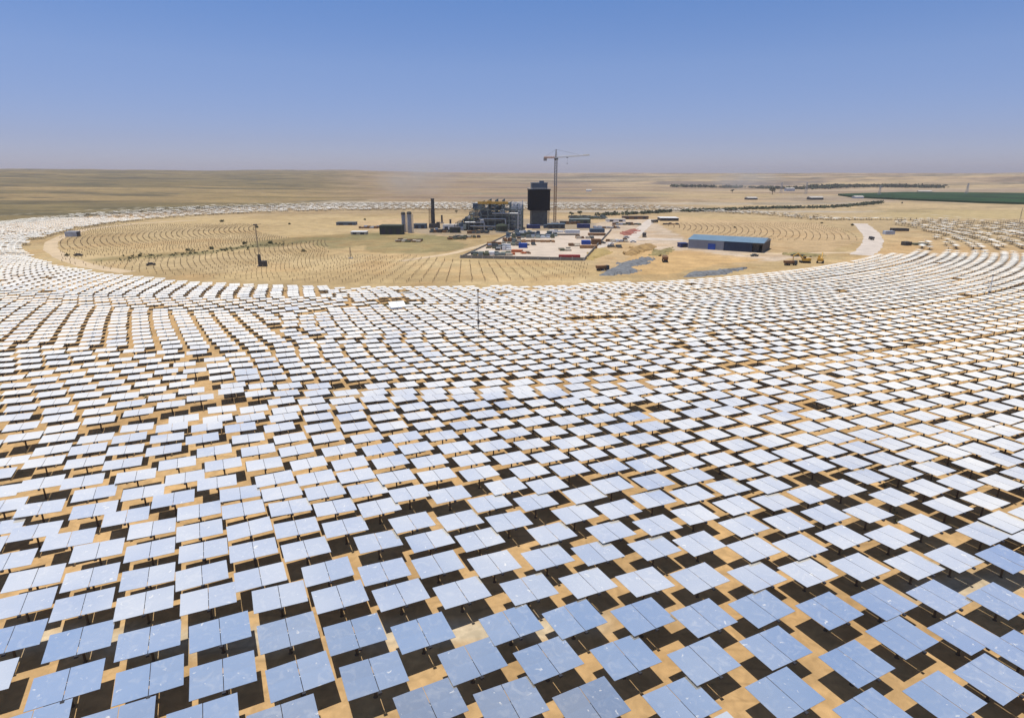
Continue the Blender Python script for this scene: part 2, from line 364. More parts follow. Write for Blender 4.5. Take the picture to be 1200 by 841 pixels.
def tz(x, y): return float(terrain(np.array([x], float), np.array([y], float))[0])
def sheet(name, P, m, z=.03, label=None, kind='structure', sub=1):
    b = MB(); b.add([(x, y, tz(x, y)+z) for x, y in P], [tuple(range(len(P)))])
    return tag(b.obj(name, m), label, None, None, kind)
def ribbon(name, P, wdt, m, z=.03, label=None, closed=False):
    """road as a strip with slightly wandering edges along ground points"""
    Q = []
    for (x0, y0), (x1, y1) in zip(P[:-1], P[1:]):
        n = max(2, int(math.hypot(x1-x0, y1-y0)/6))
        Q += [(x0+(x1-x0)*k/n, y0+(y1-y0)*k/n) for k in range(n)]
    Q.append(P[-1]); b = MB(); vs = []
    for i, (x, y) in enumerate(Q):
        x0, y0 = Q[max(0, i-1)]; x1, y1 = Q[min(len(Q)-1, i+1)]; l = math.hypot(x1-x0, y1-y0) or 1
        nx, ny = -(y1-y0)/l, (x1-x0)/l
        wa = wdt/2*(1+.25*(random.random()-.5)); wb = wdt/2*(1+.25*(random.random()-.5))
        vs += [(x+nx*wa, y+ny*wa, tz(x, y)+z), (x-nx*wb, y-ny*wb, tz(x, y)+z)]
    b.add(vs, [(2*i, 2*i+1, 2*i+3, 2*i+2) for i in range(len(Q)-1)])
    return tag(b.obj(name, m), label, None, None, 'structure')
random.seed(3)
ribbon('access_road', [un(*p) for p in ((1008,299),(1018,293),(1023,285),(1023,277),(1017,270),(1008,262))], 12, M['road'], .05, 'pale stone access road curving between the mirror fields')
ribbon('dirt_road', [un(*p) for p in ((150,319),(104,312),(74,302),(59,292),(60,284),(74,277),(100,269),(160,262),(230,258))], 7.5, M['track'], .04, 'bare ring track along the inner edge of the mirrors')
ribbon('dirt_road', [un(*p) for p in ((470,306),(530,297),(575,285),(612,272),(625,266))], 5.5, M['track'], .045, 'straight dirt track running up to the black tower')
ribbon('dirt_road', [un(*p) for p in ((693,292),(720,282),(760,280),(800,281))], 9, M['road'], .05, 'pale track from the site yard to the blue hall')
ribbon('dirt_road', [un(*p) for p in ((738,281),(752,268),(764,257))], 9, M['road'], .06, 'pale track climbing behind the site yard')
ribbon('dirt_road', [un(*p) for p in ((870,298),(930,297),(990,296),(1012,296))], 6, M['track'], .04, 'track from the blue hall to the access road')
def blob_poly(P, jit, n=6):
    Q = []
    for i in range(len(P)):
        x0, y0 = P[i]; x1, y1 = P[(i+1) % len(P)]
        for k in range(n):
            t = k/n; Q.append((x0+(x1-x0)*t+random.uniform(-jit, jit), y0+(y1-y0)*t+random.uniform(-jit, jit)))
    return Q
def gz(px, py):
    """point of the terrain seen at a photo pixel (also where it is not flat)"""
    for k in range(30):
        h = CAM_H if k == 0 else CAM_H-tz(x, y)
        x, y = un(px, py, max(h, 1))
    return x, y
fx = [un(*p) for p in ((982,229),(1060,226.5),(1235,228),(1235,241),(1150,238.5),(1060,235),(1000,232))]
g = MB(); g.add([(x, y, max(tz(x, y), 0)+3.2) for x, y in fx], [tuple(range(len(fx)))]); g.add([(x, y, -1) for x, y in fx]+[(x, y, 3.2) for x, y in fx], [(i, (i+1) % 7, 7+(i+1) % 7, 7+i) for i in range(7)])
tag(g.obj('crop_field', M['crop']), 'dark green irrigated crop field on the far right plain', None, None, 'structure')

# ------------------------------------------------------------------ heliostats
NEAR = [(-52.2,55.3),(-46.1,55.4),(-39.9,55.5),(-50.2,51.2),(-44,51.1),(-37.8,51.3),(-47.7,46.3),(-40.9,46.1),(-34.4,46.2),(-38.6,41.1),(-31.7,41.6),(-27.6,55.5),(-20.5,56.4),(-14.2,56.4),(-31.6,52),(-24.3,52.3),(-18,52.3),(-11.7,52.6),(-28.2,47.3),(-21.6,47.2),(-15.1,47),(-25.5,42.1),(-18.7,42),(-12.2,42.1),(-5.3,53),(1.8,53.5),(8.2,54.5),(-8.6,47.2),(-0.1,48.3),(6.2,49.1),(-3.6,43.7),(3.3,43.9),(-6.8,39),(-0.1,39.2),(6.6,39),(14.4,54.7),(20.5,55.3),(26.9,55.6),(13.1,49.4),(19.1,49.2),(25.4,50.6),(10.4,44.2),(17.4,43.7),(24.6,45.3),(14.2,39.2),(23.2,40.1),(32.1,50.2),(38.4,51.5),(44.6,52.2),(50.6,51.7),(37.2,46.6),(43.4,47),(31.1,43.4),(36.5,39.7),(42.2,41.7),(29.6,37.9),(-48.6,60.3),(-42.5,60.4),(-36.2,60.3),(-57.6,58.2),(-53.5,62.5),(-58.9,64.2),(-64.1,64.8),(-49.7,67.5),(-44.8,64.8),(-38.7,64.4),(-54.9,69.1),(-62.3,69.5),(-67.8,70),(-57.7,73.4),(-46,71.9),(-41,68.9),(-61.6,76.7),(-51.1,73.6),(-67.1,76.2),(-71.5,73.6),(-55,78.4),(-47.5,77.8),(-30.4,60.4),(-24.3,60.6),(-16.1,62.1),(-32.7,64.8),(-26.9,65),(-20.9,65.2),(-35.4,69.3),(-29.4,69.8),(-23.5,69.8),(-17.6,69.8),(-12.7,66.2),(-37.6,73.4),(-31.9,73.6),(-26,73.9),(-20.2,74.4),(-14.2,73.4),(-42.2,76.4),(-34.4,77.5),(-28.5,77.8),(-22.8,78.4),(-16.9,78.1),(-8.4,57.7),(-2,57.8),(4.1,59),(10,59.9),(-9.9,62.3),(-3.9,62.5),(4.9,63.8),(12.2,64.2),(-6.6,66.7),(-0.4,66.5),(8.2,68.2),(-3,70.9),(3.2,71.2),(-8.6,73.1),(10,73.1),(14,69.3),(-0.9,75.4),(5,75.7),(14.2,75.7),(16.8,60.8),(22.4,61.7),(28.5,60.6),(34.1,61),(32.8,56.3),(18.3,65.6),(23.7,68),(29.1,65.4),(35,66.1),(19.2,71.9),(24.8,73.1),(29.9,70.2),(35.5,71.2),(30.5,75.1),(36.5,75.7),(41.1,73.1),(20.3,76.7),(39.1,57.2),(45.4,57.5),(50.8,58.8),(56.7,58.7),(40.2,63),(46.2,63),(51.9,65.6),(58,63.8),(40.7,68),(46.4,68.4),(57.9,70),(62.6,66.3),(63.9,71.4),(52.1,72.4),(58.3,74.9),(46.6,74.9),(64,76.2),(70,76.4)]
HZ = 2.5; HW, HD = 5.28, 3.90; ROT = R(27)
rnd = random.Random(11)
def bandlimits(az):      # az from -Y (towards the camera), positive to +X, degrees
    inn = np.interp(az, [-180,-160,-140,-120,-100,-90,-60,-40,-20,0,45,60,70,80,86,92,96,110,135,155,180], [190,215,240,290,315,322,326,333,342,345,350,362,380,392,392,372,345,335,275,215,190])
    out = np.interp(az, [-180,-150,-125,-105,-95,-90,-80,-70,0,70,86,92,97,110,135,155,180], [395,425,480,455,440,432,450,700,700,660,640,530,385,380,375,390,395])
    return inn, out
def inview(x, y, m=22):
    z = y*math.cos(PITCH)+(CAM_H-HZ)*math.sin(PITCH); vv = -(CAM_H-HZ)*math.cos(PITCH)+y*math.sin(PITCH)
    return y > 5 and abs(x) < 600/F*z+m and vv/z*F > -420-F*m*.55/z
def proj(x, y, z):
    zz = y*math.cos(PITCH)+(CAM_H-z)*math.sin(PITCH); vv = -(CAM_H-z)*math.cos(PITCH)+y*math.sin(PITCH)
    return 600+x/zz*F, 420.5-vv/zz*F
def shrink(rc): return float(np.interp(rc, [340, 420, 500], [.80, .90, 1.0])) if rc > 330 else .9
def overlap(ax, ay, bx, by, c=math.cos(ROT), s=math.sin(ROT)):
    q = .97*shrink(math.hypot(ax-CC[0], ay-CC[1])); dx, dy = (ax-bx)/q, (ay-by)/q
    return abs(dx*c+dy*s) < HW+.05 and abs(-dx*s+dy*c) < HD+.03
cells = {}
def near_hits(x, y):
    i, j = int(x//7), int(y//7)
    return [p for a in (-1,0,1) for b in (-1,0,1) for p in cells.get((i+a, j+b), []) if overlap(x, y, *p)]
def put(x, y): cells.setdefault((int(x//7), int(y//7)), []).append((x, y)); POS.append((x, y))
POS = []; NSET = set(NEAR)
for x, y in NEAR: put(x, y)
RINGS = []
MEAS = [502.4, 506.7, 511, 515.3, 519.6, 524.4, 529, 533.7, 538.5, 543.2]
out_r = [543.2+4.7*i for i in range(1, 20)]
in_r = [502.4]
while in_r[-1] > 335: in_r.append(in_r[-1]-(4.5+(1.0 if any(abs(in_r[-1]-q) < 2.3 for q in (462, 425, 380)) else 0)))
low_r = [in_r[-1]-4.8*i for i in range(1, 32)]
def sector(radii, a0, a1, s_of, shift, dropfar=True, back=False):
    """walk every ring from one side of a sector to the other, pushing on wherever two mirrors would touch"""
    for n_, rk in enumerate(radii):
        s = s_of(rk)*shrink(rk); k = int(rk*10); j = 0
        wob = math.radians(1.6)*math.sin(rk/7.3)
        a = a0+wob+((shift*shrink(rk)*n_) % s)/rk; end = a1+wob
        while a < end:
            ad = math.degrees(a); inn, out = bandlimits(ad); j += 1
            x = CC[0]+rk*math.sin(a); y = CC[1]-rk*math.cos(a)
            sparse = x > 150 and y > 338 and ad < 94
            if sparse:
                qx, qy = proj(x, y, 0)
                if not (qy < 301 and qx > 1030+max(0, 292-qy)*.55+ (36 if qy > 285 else 0)) or rnd.random() < .18 or (qy < 259 and ad < 93): a += s/rk; continue
                if 296 > qy > 293: a += s/rk; continue
            if not inn < rk < out or not inview(x, y) or (sparse and n_ % 3 == 0) or (abs(ad) > 97 and rnd.random() < .32) or (x+42)**2/90+(y-207.5)**2/30 < 1:
                a += s/rk; continue
            if near_hits(x, y): a += .12/rk; continue
            if rnd.random() < .006 and rk < 500: a += s/rk; continue
            put(x+rnd.gauss(0, .10), y+rnd.gauss(0, .10)); a += s/rk
def rings(r0, r1, step, gaps=()):
    o = []; r = r0
    while r > r1:
        o.append(r); r -= step*shrink(r)+(.9 if any(abs(r-g_) <= step/2 for g_ in gaps) else 0)
    return o
PI = math.pi
sector(MEAS+out_r, -PI/2, PI/2, lambda r: 6.0 if r < 515 else min(7.0, 6.0+(r-515)*.028), 2.5)
RINGS = rings(497.9, 330, 4.6, (462, 425, 380)); in_r = RINGS[:]
sector(RINGS, math.radians(-2.5), math.radians(12.5), lambda r: 6.2 if r > 462 else (6.4 if r > 425 else 6.1), -2.3)
sector(rings(498.4, 330, 5.0, (459, 425, 372)), math.radians(12.5), math.radians(97), lambda r: 6.0 if r > 459 else (6.2 if r > 425 else 5.9), 2.95)
sector(rings(497.0, 320, 4.05, (440, 392)), math.radians(-97), math.radians(-2.5), lambda r: 8.1 if r > 440 else (8.4 if r > 392 else 7.8), -4.0)
sector(rings(480, 190, 5.6), math.radians(97), PI, lambda r: 6.6, 3.3)
sector(rings(480, 190, 5.6), -PI, math.radians(-97), lambda r: 6.6, 3.3)
def dist_cam(p): return p[0]**2+p[1]**2+(CAM_H-HZ)**2
def shown(p):
    a, b = proj(*p, HZ); return -28 < a < 1228 and b < 858
VIS = sorted([p for p in POS if shown(p)], key=dist_cam)
BIG = VIS[:300]; bigset = set(BIG); REST = [p for p in POS if p not in bigset]
print('heliostats', len(POS), 'in view', len(VIS))
def tilts(x, y):
    """stow attitude: level, right-hand edge a little low; the outermost batch stands at its own angle"""
    rc = math.hypot(x-CC[0], y-CC[1]); q = rnd.gauss
    if rc > 530.9: tx, ty = R(.3), R(2.0)
    elif rc > 505: tx, ty = R(-1.2), R(2.6)
    else: tx, ty = R(float(np.interp(rc, [340, 420, 505], [1.2, .2, -1.2]))), R(1.8)
    if rnd.random() < .006 and rc < 515: tx += R(q(0, 5)); ty += R(q(0, 5))
    return tx+R(q(0, .6)), ty+R(q(0, .7)), ROT+R(q(0, .5))
def size(x, y):
    rc = math.hypot(x-CC[0], y-CC[1]); return float(np.interp(rc, [345, 480, 525, 533], [.89, .94, .97, 1.0]))*shrink(rc)
def build_heliostat():
    root = empty('heliostat', (0, 0, 0))
    p = MB(); p.lathe([(.26,-.35),(.22,.0),(.12,.02),(.11,2.1),(.15,2.12),(.15,2.26)], 12); p.obj('post', M['post'], root)
    fr = MB(); fr.tube((-2.3,0,-.17), (2.3,0,-.17), .09, n=8)
    for x in (-2.2,-1.35,-.45,.45,1.35,2.2): fr.box((x,0,-.09), (.06,3.4,.09))
    for x in (-2.2,-.45,.45,2.2):
        fr.tube((x,-1.6,-.10), (x,0,-.32), .025, n=4); fr.tube((x,1.6,-.10), (x,0,-.32), .025, n=4)
    f = fr.obj('frame', M['steel'], root, (0,0,HZ))
    for sx in (-1, 1):
        b = MB(); w2 = (HW-.06)/2; ys = (-HD/2, 0, HD/2); zs = (.015, .003, .015)      # each panel is two facets meeting in a faint crease
        b.add([(sx_*w2/2, y_, z_-dz) for dz in (0, .03) for y_, z_ in zip(ys, zs) for sx_ in (-1, 1)],
              [(0,1,3,2),(2,3,5,4),(6,8,9,7),(8,10,11,9),(0,6,7,1),(4,5,11,10),(0,2,8,6),(2,4,10,8),(1,7,9,3),(3,9,11,5)], 1)
        b.m[0] = b.m[1] = 0
        o = b.obj('mirror_panel', [M['mirror'], M['back']], root, None)
        for i, v in enumerate(o.data.vertices): v.co.x += sx*(w2+.06)/2
        o.location = (0,0,HZ)
    d = MB(); d.box((0,0,-.30), (.42,.5,.30)); d.tube((0,-.28,-.3), (0,.28,-.3), .17, n=10); d.obj('drive_unit', M['dark'], root, (0,0,HZ))
    c = MB(); c.box((0,-HD/2-.16,-.06), (.30,.26,.20)); c.box((0,-HD/2+.1,-.13), (.06,.5,.05)); c.obj('control_box', M['dark'], root, (0,0,HZ))
    return root
ORD = ['first','second','third','fourth','fifth','sixth','seventh','eighth','ninth','tenth','eleventh','twelfth','thirteenth','fourteenth','fifteenth','sixteenth','seventeenth','eighteenth','nineteenth','twentieth']
def ordinal(n):
    if n <= 20: return ORD[n-1]
    t = {2:'twenty', 3:'thirty', 4:'forty', 5:'fifty'}[n//10]
    return t+'-'+ORD[n % 10-1] if n % 10 else t[:-1]+'ieth'
hproto = build_heliostat(); register(hproto)
CLEAN = {}; DUSTY = {}
for ch in hproto.children:
    if ch.name.startswith('mirror'):
        q = ch.data.copy(); q.materials[0] = M['mirrorclean']; CLEAN[ch.data.name] = q; CLEAN[q.name] = q; DUSTY[q.name] = ch.data; DUSTY[ch.data.name] = ch.data
rows = {}
for p in BIG:                                  # the rows follow the arcs round the tower
    rc = math.hypot(p[0]-CC[0], p[1]-CC[1]); edges = [(a+b)/2 for a, b in zip(sorted(in_r), sorted(in_r)[1:])]+[504.5, 509, 513.2, 517.3, 521.9, 526.9, 531.9, 536.2, 541.2, 546.6, 551.5, 556.5]
    rows.setdefault(sum(rc > e for e in edges), []).append(p)
keys = sorted(rows, reverse=True)
for ri, kk in enumerate(keys):
    row = sorted(rows[kk]); nrow = len(row)
    for i, p in enumerate(row):
        clean = math.hypot(p[0]-CC[0], p[1]-CC[1]) > 530.9
        o = hproto if (ri == 0 and i == 0) else copy_tree(hproto)
        o.location = (p[0], p[1], 0); tx, ty, rz = tilts(*p); o.rotation_euler = (0, 0, rz); o.scale = (size(*p), size(*p), 1)
        for ch in o.children:
            if ch.name.startswith('mirror'): ch.data = (CLEAN if clean else DUSTY)[ch.data.name]
            if not ch.name.startswith('post'):
                jx, jy = (R(rnd.gauss(0, .25)), R(rnd.gauss(0, .3))) if ch.name.startswith('mirror') else (0, 0)
                ch.rotation_euler = (tx+jx, ty+jy, 0)
        side = ordinal(i+1)+' from the left' if i < nrow/2 else (ordinal(nrow-i)+' from the right' if nrow-i > 1 else 'last on the right')
        if i == 0: side = 'first on the left'
        rowname = 'the nearest row' if ri == 0 else 'the '+ordinal(ri+1)+' row from the front'
        hue = 'blue' if clean else ('pale blue' if ri < 9 else 'whitish')
        tag(o, '%s double mirror, %s in %s' % (hue, side, rowname), 'heliostat', 'heliostats standing in curved rows across the desert')
def stuff_field(P):
    V = []; Fc = []; Mi = []; n = 0
    def addbox(cx, cy, cz, X3, Y3, Z3, hx, hy, hz, top, side):
        nonlocal n
        for sz in (-1, 1):
            for sx, sy in ((-1,-1),(1,-1),(1,1),(-1,1)):
                V.append((cx+X3[0]*sx*hx+Y3[0]*sy*hy+Z3[0]*sz*hz, cy+X3[1]*sx*hx+Y3[1]*sy*hy+Z3[1]*sz*hz, cz+X3[2]*sx*hx+Y3[2]*sy*hy+Z3[2]*sz*hz))
        for f, mm in (((0,3,2,1),side),((4,5,6,7),top),((0,1,5,4),side),((1,2,6,5),side),((2,3,7,6),side),((3,0,4,7),side)):
            Fc.append(tuple(i+n for i in f)); Mi.append(mm)
        n += 8
    for x, y in P:
        tx, ty, rz = tilts(x, y); sz_ = size(x, y); w2 = (HW-.06)/2*sz_; hd = HD*sz_
        if x > 250 and y > 338: tx += R(rnd.uniform(-5, 3)); ty += R(rnd.uniform(-2, 3))
        if y > 620: tx += R(rnd.uniform(-4, 1))
        E = Euler((tx, ty, rz)).to_matrix(); E = Matrix.Rotation(rz, 3, 'Z') @ Euler((tx, ty, 0)).to_matrix()
        X3, Y3, Z3 = E.col[0], E.col[1], E.col[2]
        hz = HZ*sz_*.96+rnd.uniform(-.05, .05)+tz(x, y)
        for sx in (-1, 1):
            c = X3*(sx*(w2+.06)/2)
            addbox(x+c[0], y+c[1], hz+c[2], X3, Y3, Z3, w2/2, hd/2, .02, 0, 1)
        addbox(x, y, hz-1.52, (1,0,0), (0,1,0), (0,0,1), .09, .09, 1.42, 4, 4)
        if y < 240:
            c = Y3*(-hd/2-.16); addbox(x+c[0], y+c[1], hz+c[2]-.06, X3, Y3, Z3, .15, .13, .1, 3, 3)
            c = Z3*-.17; addbox(x+c[0], y+c[1], hz+c[2], X3, Y3, Z3, 2.3, .08, .08, 2, 2)
    me = bpy.data.meshes.new('heliostat_field'); me.from_pydata(V, [], Fc)
    for q in ('mirror', 'back', 'steel', 'dark', 'post'): me.materials.append(M[q])
    me.polygons.foreach_set('material_index', Mi); me.update()
    o = bpy.data.objects.new('heliostat_field', me); COL.objects.link(o)
    tag(o, 'dense mass of smaller whitish mirrors filling the middle and far distance', 'heliostats', None, 'stuff')
stuff_field(REST)

# ------------------------------------------------------------------ bare pylons waiting for their mirrors
def pylons():
    root = empty('bare_pylon', (0,0,0)); b = MB(); b.lathe([(.24,-.1),(.24,.05),(.09,.08),(.08,.9)], 8); b.obj('post', M['pylon'], root)
    c = MB(); c.box((0,0,.98), (.3,.22,.2)); c.obj('drive_unit', M['brown'], root); register(root)
    Q = []
    for zone, (x0, x1, y0, y1) in enumerate(((70, 690, 263, 333), (780, 1010, 262, 282), (1135, 1215, 256, 300))):
        rk = 326.0
        while rk > 70 and zone < 2:
            nn = int(2*math.pi*327/(5.6 if zone == 0 else 6.2))
            for j in range(nn):
                a = j*2*math.pi/nn; x = CC[0]+rk*math.sin(a); y = CC[1]-rk*math.cos(a)
                px, py = proj(x, y, 0)
                if not (x0 < px < x1 and y0 < py < y1): continue
                if linedist(np.array([x]), np.array([y]), WASH)[0] < 14: continue
                if inpoly(np.array([x]), np.array([y]), KEEP)[0] or rnd.random() < .10: continue
                if zone == 0 and py < 300 and px > 385: continue
                if rk < (185 if zone == 0 else 150): continue
                Q.append((x+rnd.gauss(0, .08), y+rnd.gauss(0, .08)))
            rk -= 3.7 if zone == 0 else 4.6
    Q.sort(key=lambda p: p[1]); print('pylons', len(Q))
    for i, (x, y) in enumerate(Q[:300]):
        o = root if i == 0 else copy_tree(root); o.location = (x, y, 0); o.rotation_euler = (0, 0, rnd.random())
        tag(o, 'thin bare pylon in the lined-up rows on the sandy clearing behind the mirrors', 'pylon', 'bare pylons lined up in the clearing')
    b = MB()
    for x, y in Q[300:]:
        b.box((x, y, .45), (.18,.18,.9)); b.box((x, y, .98), (.3,.22,.2))
    tag(b.obj('pylon_field', M['pylon']), 'rows of bare pylons further back in the sandy clearing', 'pylons', None, 'stuff')
M['pylon'] = mat('pylon_steel', (.30,.215,.125), .8, 0, .2)
WASH = [un(*p) for p in ((120,304),(170,300),(240,296),(310,287),(360,280),(430,275))]
KEEP = [un(*p) for p in ((425,300),(470,299),(512,303),(540,306),(690,309),(700,316),(740,326),(900,326),(1010,300),(930,290),(900,282),(810,272),(770,262),(700,255),(500,255),(425,268))]
pylons()

# ------------------------------------------------------------------ the plant: black receiver tower, crane, steelwork
def at(px, py):
    x, y = un(px, py); return x, y, ppm(x, y)
def receiver_tower():
    x, y, k = at(631, 264); r = empty('receiver_tower', (x, y, 0), R(4)); r.scale = (1, 1, .93)
    m = lambda px: px/k
    b = MB(); b.box((0,0,m(9.5)), (m(17.5),m(17.5),m(19)))
    for i in range(5): b.box((0,0,m(2+i*4)), (m(18.2),m(18.2),m(.45)))
    for sx in (-1,-.33,.33,1):
        for sy in (-1,1): b.box((sx*m(8.8),sy*m(8.8),m(9.5)), (m(.7),m(.7),m(19)))
    b.obj('tower_shaft', M['darkgrey'], r)
    b = MB(); b.box((0,0,m(31.2)), (m(23.4),m(23.4),m(24.2)))
    for i in range(13): b.box((-m(11)+m(22)*i/12,-m(11.8),m(31.2)), (m(.35),m(.3),m(23)))
    for i in range(13): b.box((-m(11.8),-m(11)+m(22)*i/12,m(31.2)), (m(.3),m(.35),m(23)))
    for z in (19.2, 43.2): b.box((0,0,m(z)), (m(24.6),m(24.6),m(.8)))
    b.obj('receiver_panels', M['black'], r)
    b = MB(); b.box((0,0,m(47.2)), (m(17.5),m(17.5),m(7.2))); b.box((0,0,m(51.2)), (m(18.4),m(18.4),m(.8)))
    b.box((m(3),0,m(52.6)), (m(5),m(5),m(2.2)))
    for i in range(7): b.box((-m(8)+m(16)*i/6,-m(9),m(47)), (m(.6),m(.4),m(7)))
    b.obj('top_housing', M['bluegrey'], r)
    b = MB()
    for s in (-1,1):
        for i in range(9):
            t = -m(12)+m(24)*i/8; b.tube((t,s*m(12.2),m(43.6)), (t,s*m(12.2),m(45)), .06, n=4); b.tube((s*m(12.2),t,m(43.6)), (s*m(12.2),t,m(45)), .06, n=4)
        b.tube((-m(12.2),s*m(12.2),m(45)), (m(12.2),s*m(12.2),m(45)), .06, n=4); b.tube((s*m(12.2),-m(12.2),m(45)), (s*m(12.2),m(12.2),m(45)), .06, n=4)
    b.obj('railing', M['steel'], r)
    b = MB(); b.lattice((m(10.5),-m(5),0), (m(10.5),-m(5),m(43)), m(2.2), m(2.2), .14); b.obj('stair_mast', M['darkgrey'], r)
    b = MB(); b.box((0,0,.5), (m(24),m(24),1.0)); b.obj('footing', M['concrete'], r)
    tag(r, 'tall black box receiver tower with grey cap beside the tower crane', 'tower')
receiver_tower()
def crane():
    x, y, k = at(650, 262); m = lambda px: px/k; r = empty('tower_crane', (x, y, 0), R(-14))
    b = MB(); b.lattice((0,0,0), (0,0,m(42)), 2.0, 2.2, .24); b.obj('lower_mast', M['craneorange'], r)
    b = MB(); b.lattice((0,0,m(42)), (0,0,m(71)), 2.0, 2.2, .24); b.obj('upper_mast', M['cranegrey'], r)
    b = MB(); b.box((0,0,.6), (6,6,1.2)); b.obj('base', M['concrete'], r)
    b = MB(); b.lathe([(1.5,m(70.5)),(1.7,m(71.5)),(1.4,m(72.5))], 14); b.obj('slewing_ring', M['dark'], r)
    zj = m(73.5)
    b = MB(); b.lattice((0,0,m(72)), (0,0,m(82)), 1.6, 2.0, .18, wd2=.5); b.obj('tower_head', M['cranegrey'], r)
    b = MB(); b.lattice((.8,0,zj), (m(38),0,zj+m(2.2)), 1.25, 1.8, .13, wd2=.8); b.obj('jib', M['cranewhite'], r)
    b = MB(); b.lattice((-.8,0,zj), (-m(13.5),0,zj), 1.5, 1.8, .16); b.box((-m(7),0,zj-.4), (m(12),1.8,.25)); b.obj('counter_jib', M['orange'], r)
    b = MB()
    for i in range(4): b.box((-m(11)-i*.75,0,zj-1.5), (.65,1.5,2.9))
    b.obj('counterweight', M['concrete'], r)
    b = MB(); b.box((1.4,-1.5,zj-1.4), (1.6,1.5,2.1)); c = b.obj('cab', M['cranewhite'], r)
    b = MB(); b.box((1.4,-2.27,zj-1.2), (1.3,.04,1.2)); b.box((2.22,-1.5,zj-1.2), (.04,1.2,1.2)); b.obj('cab_window', M['glass'], c)
    b = MB(); b.tube((0,0,m(82)), (m(26),0,zj+m(1.5)+.9), .06, n=4); b.tube((0,0,m(82)), (-m(12),0,zj+.8), .06, n=4); b.obj('tie_bar', M['dark'], r)
    b = MB(); b.box((m(13),0,zj-.3), (1.6,1.4,.5)); b.tube((m(13),0,zj-.4), (m(13),0,zj-5), .04, n=4); b.box((m(13),0,zj-5.3), (.5,.4,.9)); b.obj('trolley', M['dark'], r)
    b = MB(); b.box((m(34),0,zj+m(2.5)), (m(6),.15,m(1.4))); b.obj('jib_sign', M['white'], r)
    tag(r, 'tall tower crane with pale jib pointing right and orange counter jib', 'crane')
M['craneorange'] = mat('crane_mast_orange', (.42,.27,.15), .6); M['cranegrey'] = mat('crane_mast_grey', (.27,.25,.23), .6)
crane()
def steelwork():
    x0, y0, k = at(574, 268); m = lambda px: px/k; r = empty('turbine_hall_frame', (x0, y0, 0), R(-3)); rr = random.Random(5)
    W, Dp = m(76), 34.0
    hts = [(-38,8),(-30,12),(-22,20),(-16,25),(-8,31),(0,33),(8,33),(16,33),(24,30),(32,28),(38,27)]
    fr = MB(); fl = MB()
    ny = 5
    for i, (px, h) in enumerate(hts):
        for j in range(ny):
            yy = -Dp/2+Dp*j/(ny-1); hh = m(h)*(1 if j > 0 else .82); fr.box((m(px),yy,hh/2), (.7,.7,hh))
            if i+1 < len(hts):
                xn, hn = hts[i+1]; z = 3.5
                while z < min(hh, m(hn)):
                    fr.box((m((px+xn)/2),yy,z), (m(xn-px)-.8,.4,.55))
                    if rr.random() < .45: fr.tube((m(px),yy,z-3.2), (m(xn),yy,z), .13, n=4)
                    z += 4.2
        z = 3.5
        while z < m(h):
            fr.box((m(px),0,z), (.42,Dp,.5)); z += 4.2
    for i in range(len(hts)-1):
        px, h = hts[i]; xn, hn = hts[i+1]; z = 3.5; lv = 0
        while z < min(m(h), m(hn))-1:
            if rr.random() < .75: fl.box((m((px+xn)/2)+.01,rr.uniform(-2,2),z+.42), (m(xn-px)-1,Dp*rr.uniform(.45,.85),.22))
            z += 4.2
    fr.obj('steel_frame', M['greengrey'], r); fl.obj('floor_deck', M['darkgrey'], r)
    b = MB(); b.box((m(6),-Dp/2-1.2,m(30.5)), (m(34),1.6,1.9)); g = b.obj('crane_beam', M['yellow'], r)
    b = MB(); b.box((m(2),-Dp/2-1.2,m(31.6)+.1), (3.2,2.2,1.4)); b.obj('hoist', M['yellow'], g)
    for (px, pw, z, h, dd, mm) in ((-14,9,26,6,9,'bluegrey'),(4,24,12,14,16,'darkgrey'),(22,12,10,16,12,'greengrey'),(-24,10,6,12,14,'darkgrey'),(-5,12,17,8,14,'bluegrey'),(12,10,24,5,10,'greengrey'),(33,6,16,9,10,'steel')):
        b = MB(); b.box((m(px),-2,m(z)), (m(pw),dd,m(h)))
        for q in range(5): b.box((m(px-pw/2+pw*(q+.5)/5),-2-dd/2-.06,m(z)), (.22,.1,m(h)-.3))
        b.obj('machine_housing', M[mm], r)
    for (a, c, z) in ((-26,-4,9),(-10,20,13),(5,34,19),(-20,10,5)):
        b = MB(); b.tube((m(a),-Dp/2-1,m(z)), (m(c),-Dp/2-1,m(z)), .55, n=10); b.tube((m(c),-Dp/2-1,m(z)), (m(c),-Dp/2-1,.5), .55, n=10); b.obj('pipe', M['steel'], r)
    sc_ = MB()
    for q in range(9):
        X0 = m(26+q*1.5)
        for yy in (-12, -4, 4): sc_.tube((X0,yy,0), (X0,yy,m(rr.uniform(26,33))), .16, n=4)
    for lv in range(8):
        for yy in (-12, -4, 4): sc_.tube((m(26),yy,m(3+lv*3.8)), (m(38),yy,m(3+lv*3.8)), .13, n=4)
        sc_.tube((m(26+lv*1.5),-12,m(3+lv*3.4)), (m(26+lv*1.5),4,m(3+lv*3.4)), .13, n=4)
    sc_.obj('scaffolding', M['palegrey'], r)
    for q in range(26):
        b = MB(); px = rr.uniform(-34, 24); ww = rr.uniform(2.5, 6); hh = rr.uniform(1.5, 4.5); zz = rr.uniform(0, 1)*float(np.interp(px, [-38,-22,-8,16,38], [5,15,26,28,22]))
        b.box((0,0,0), (m(ww),rr.uniform(3,7),m(hh)), taper=rr.uniform(.8,1)); b.tube((-m(ww)*.4,-2,m(hh)*.5), (m(ww)*.4,-2,m(hh)*.5+.6), .35, n=6)
        b.obj('equipment', M[rr.choice(['darkgrey','greengrey','bluegrey','palegrey','olive','brownblack','steel'])], r, (m(px),-Dp/2+rr.uniform(-.5,6),m(hh)/2+m(zz)))
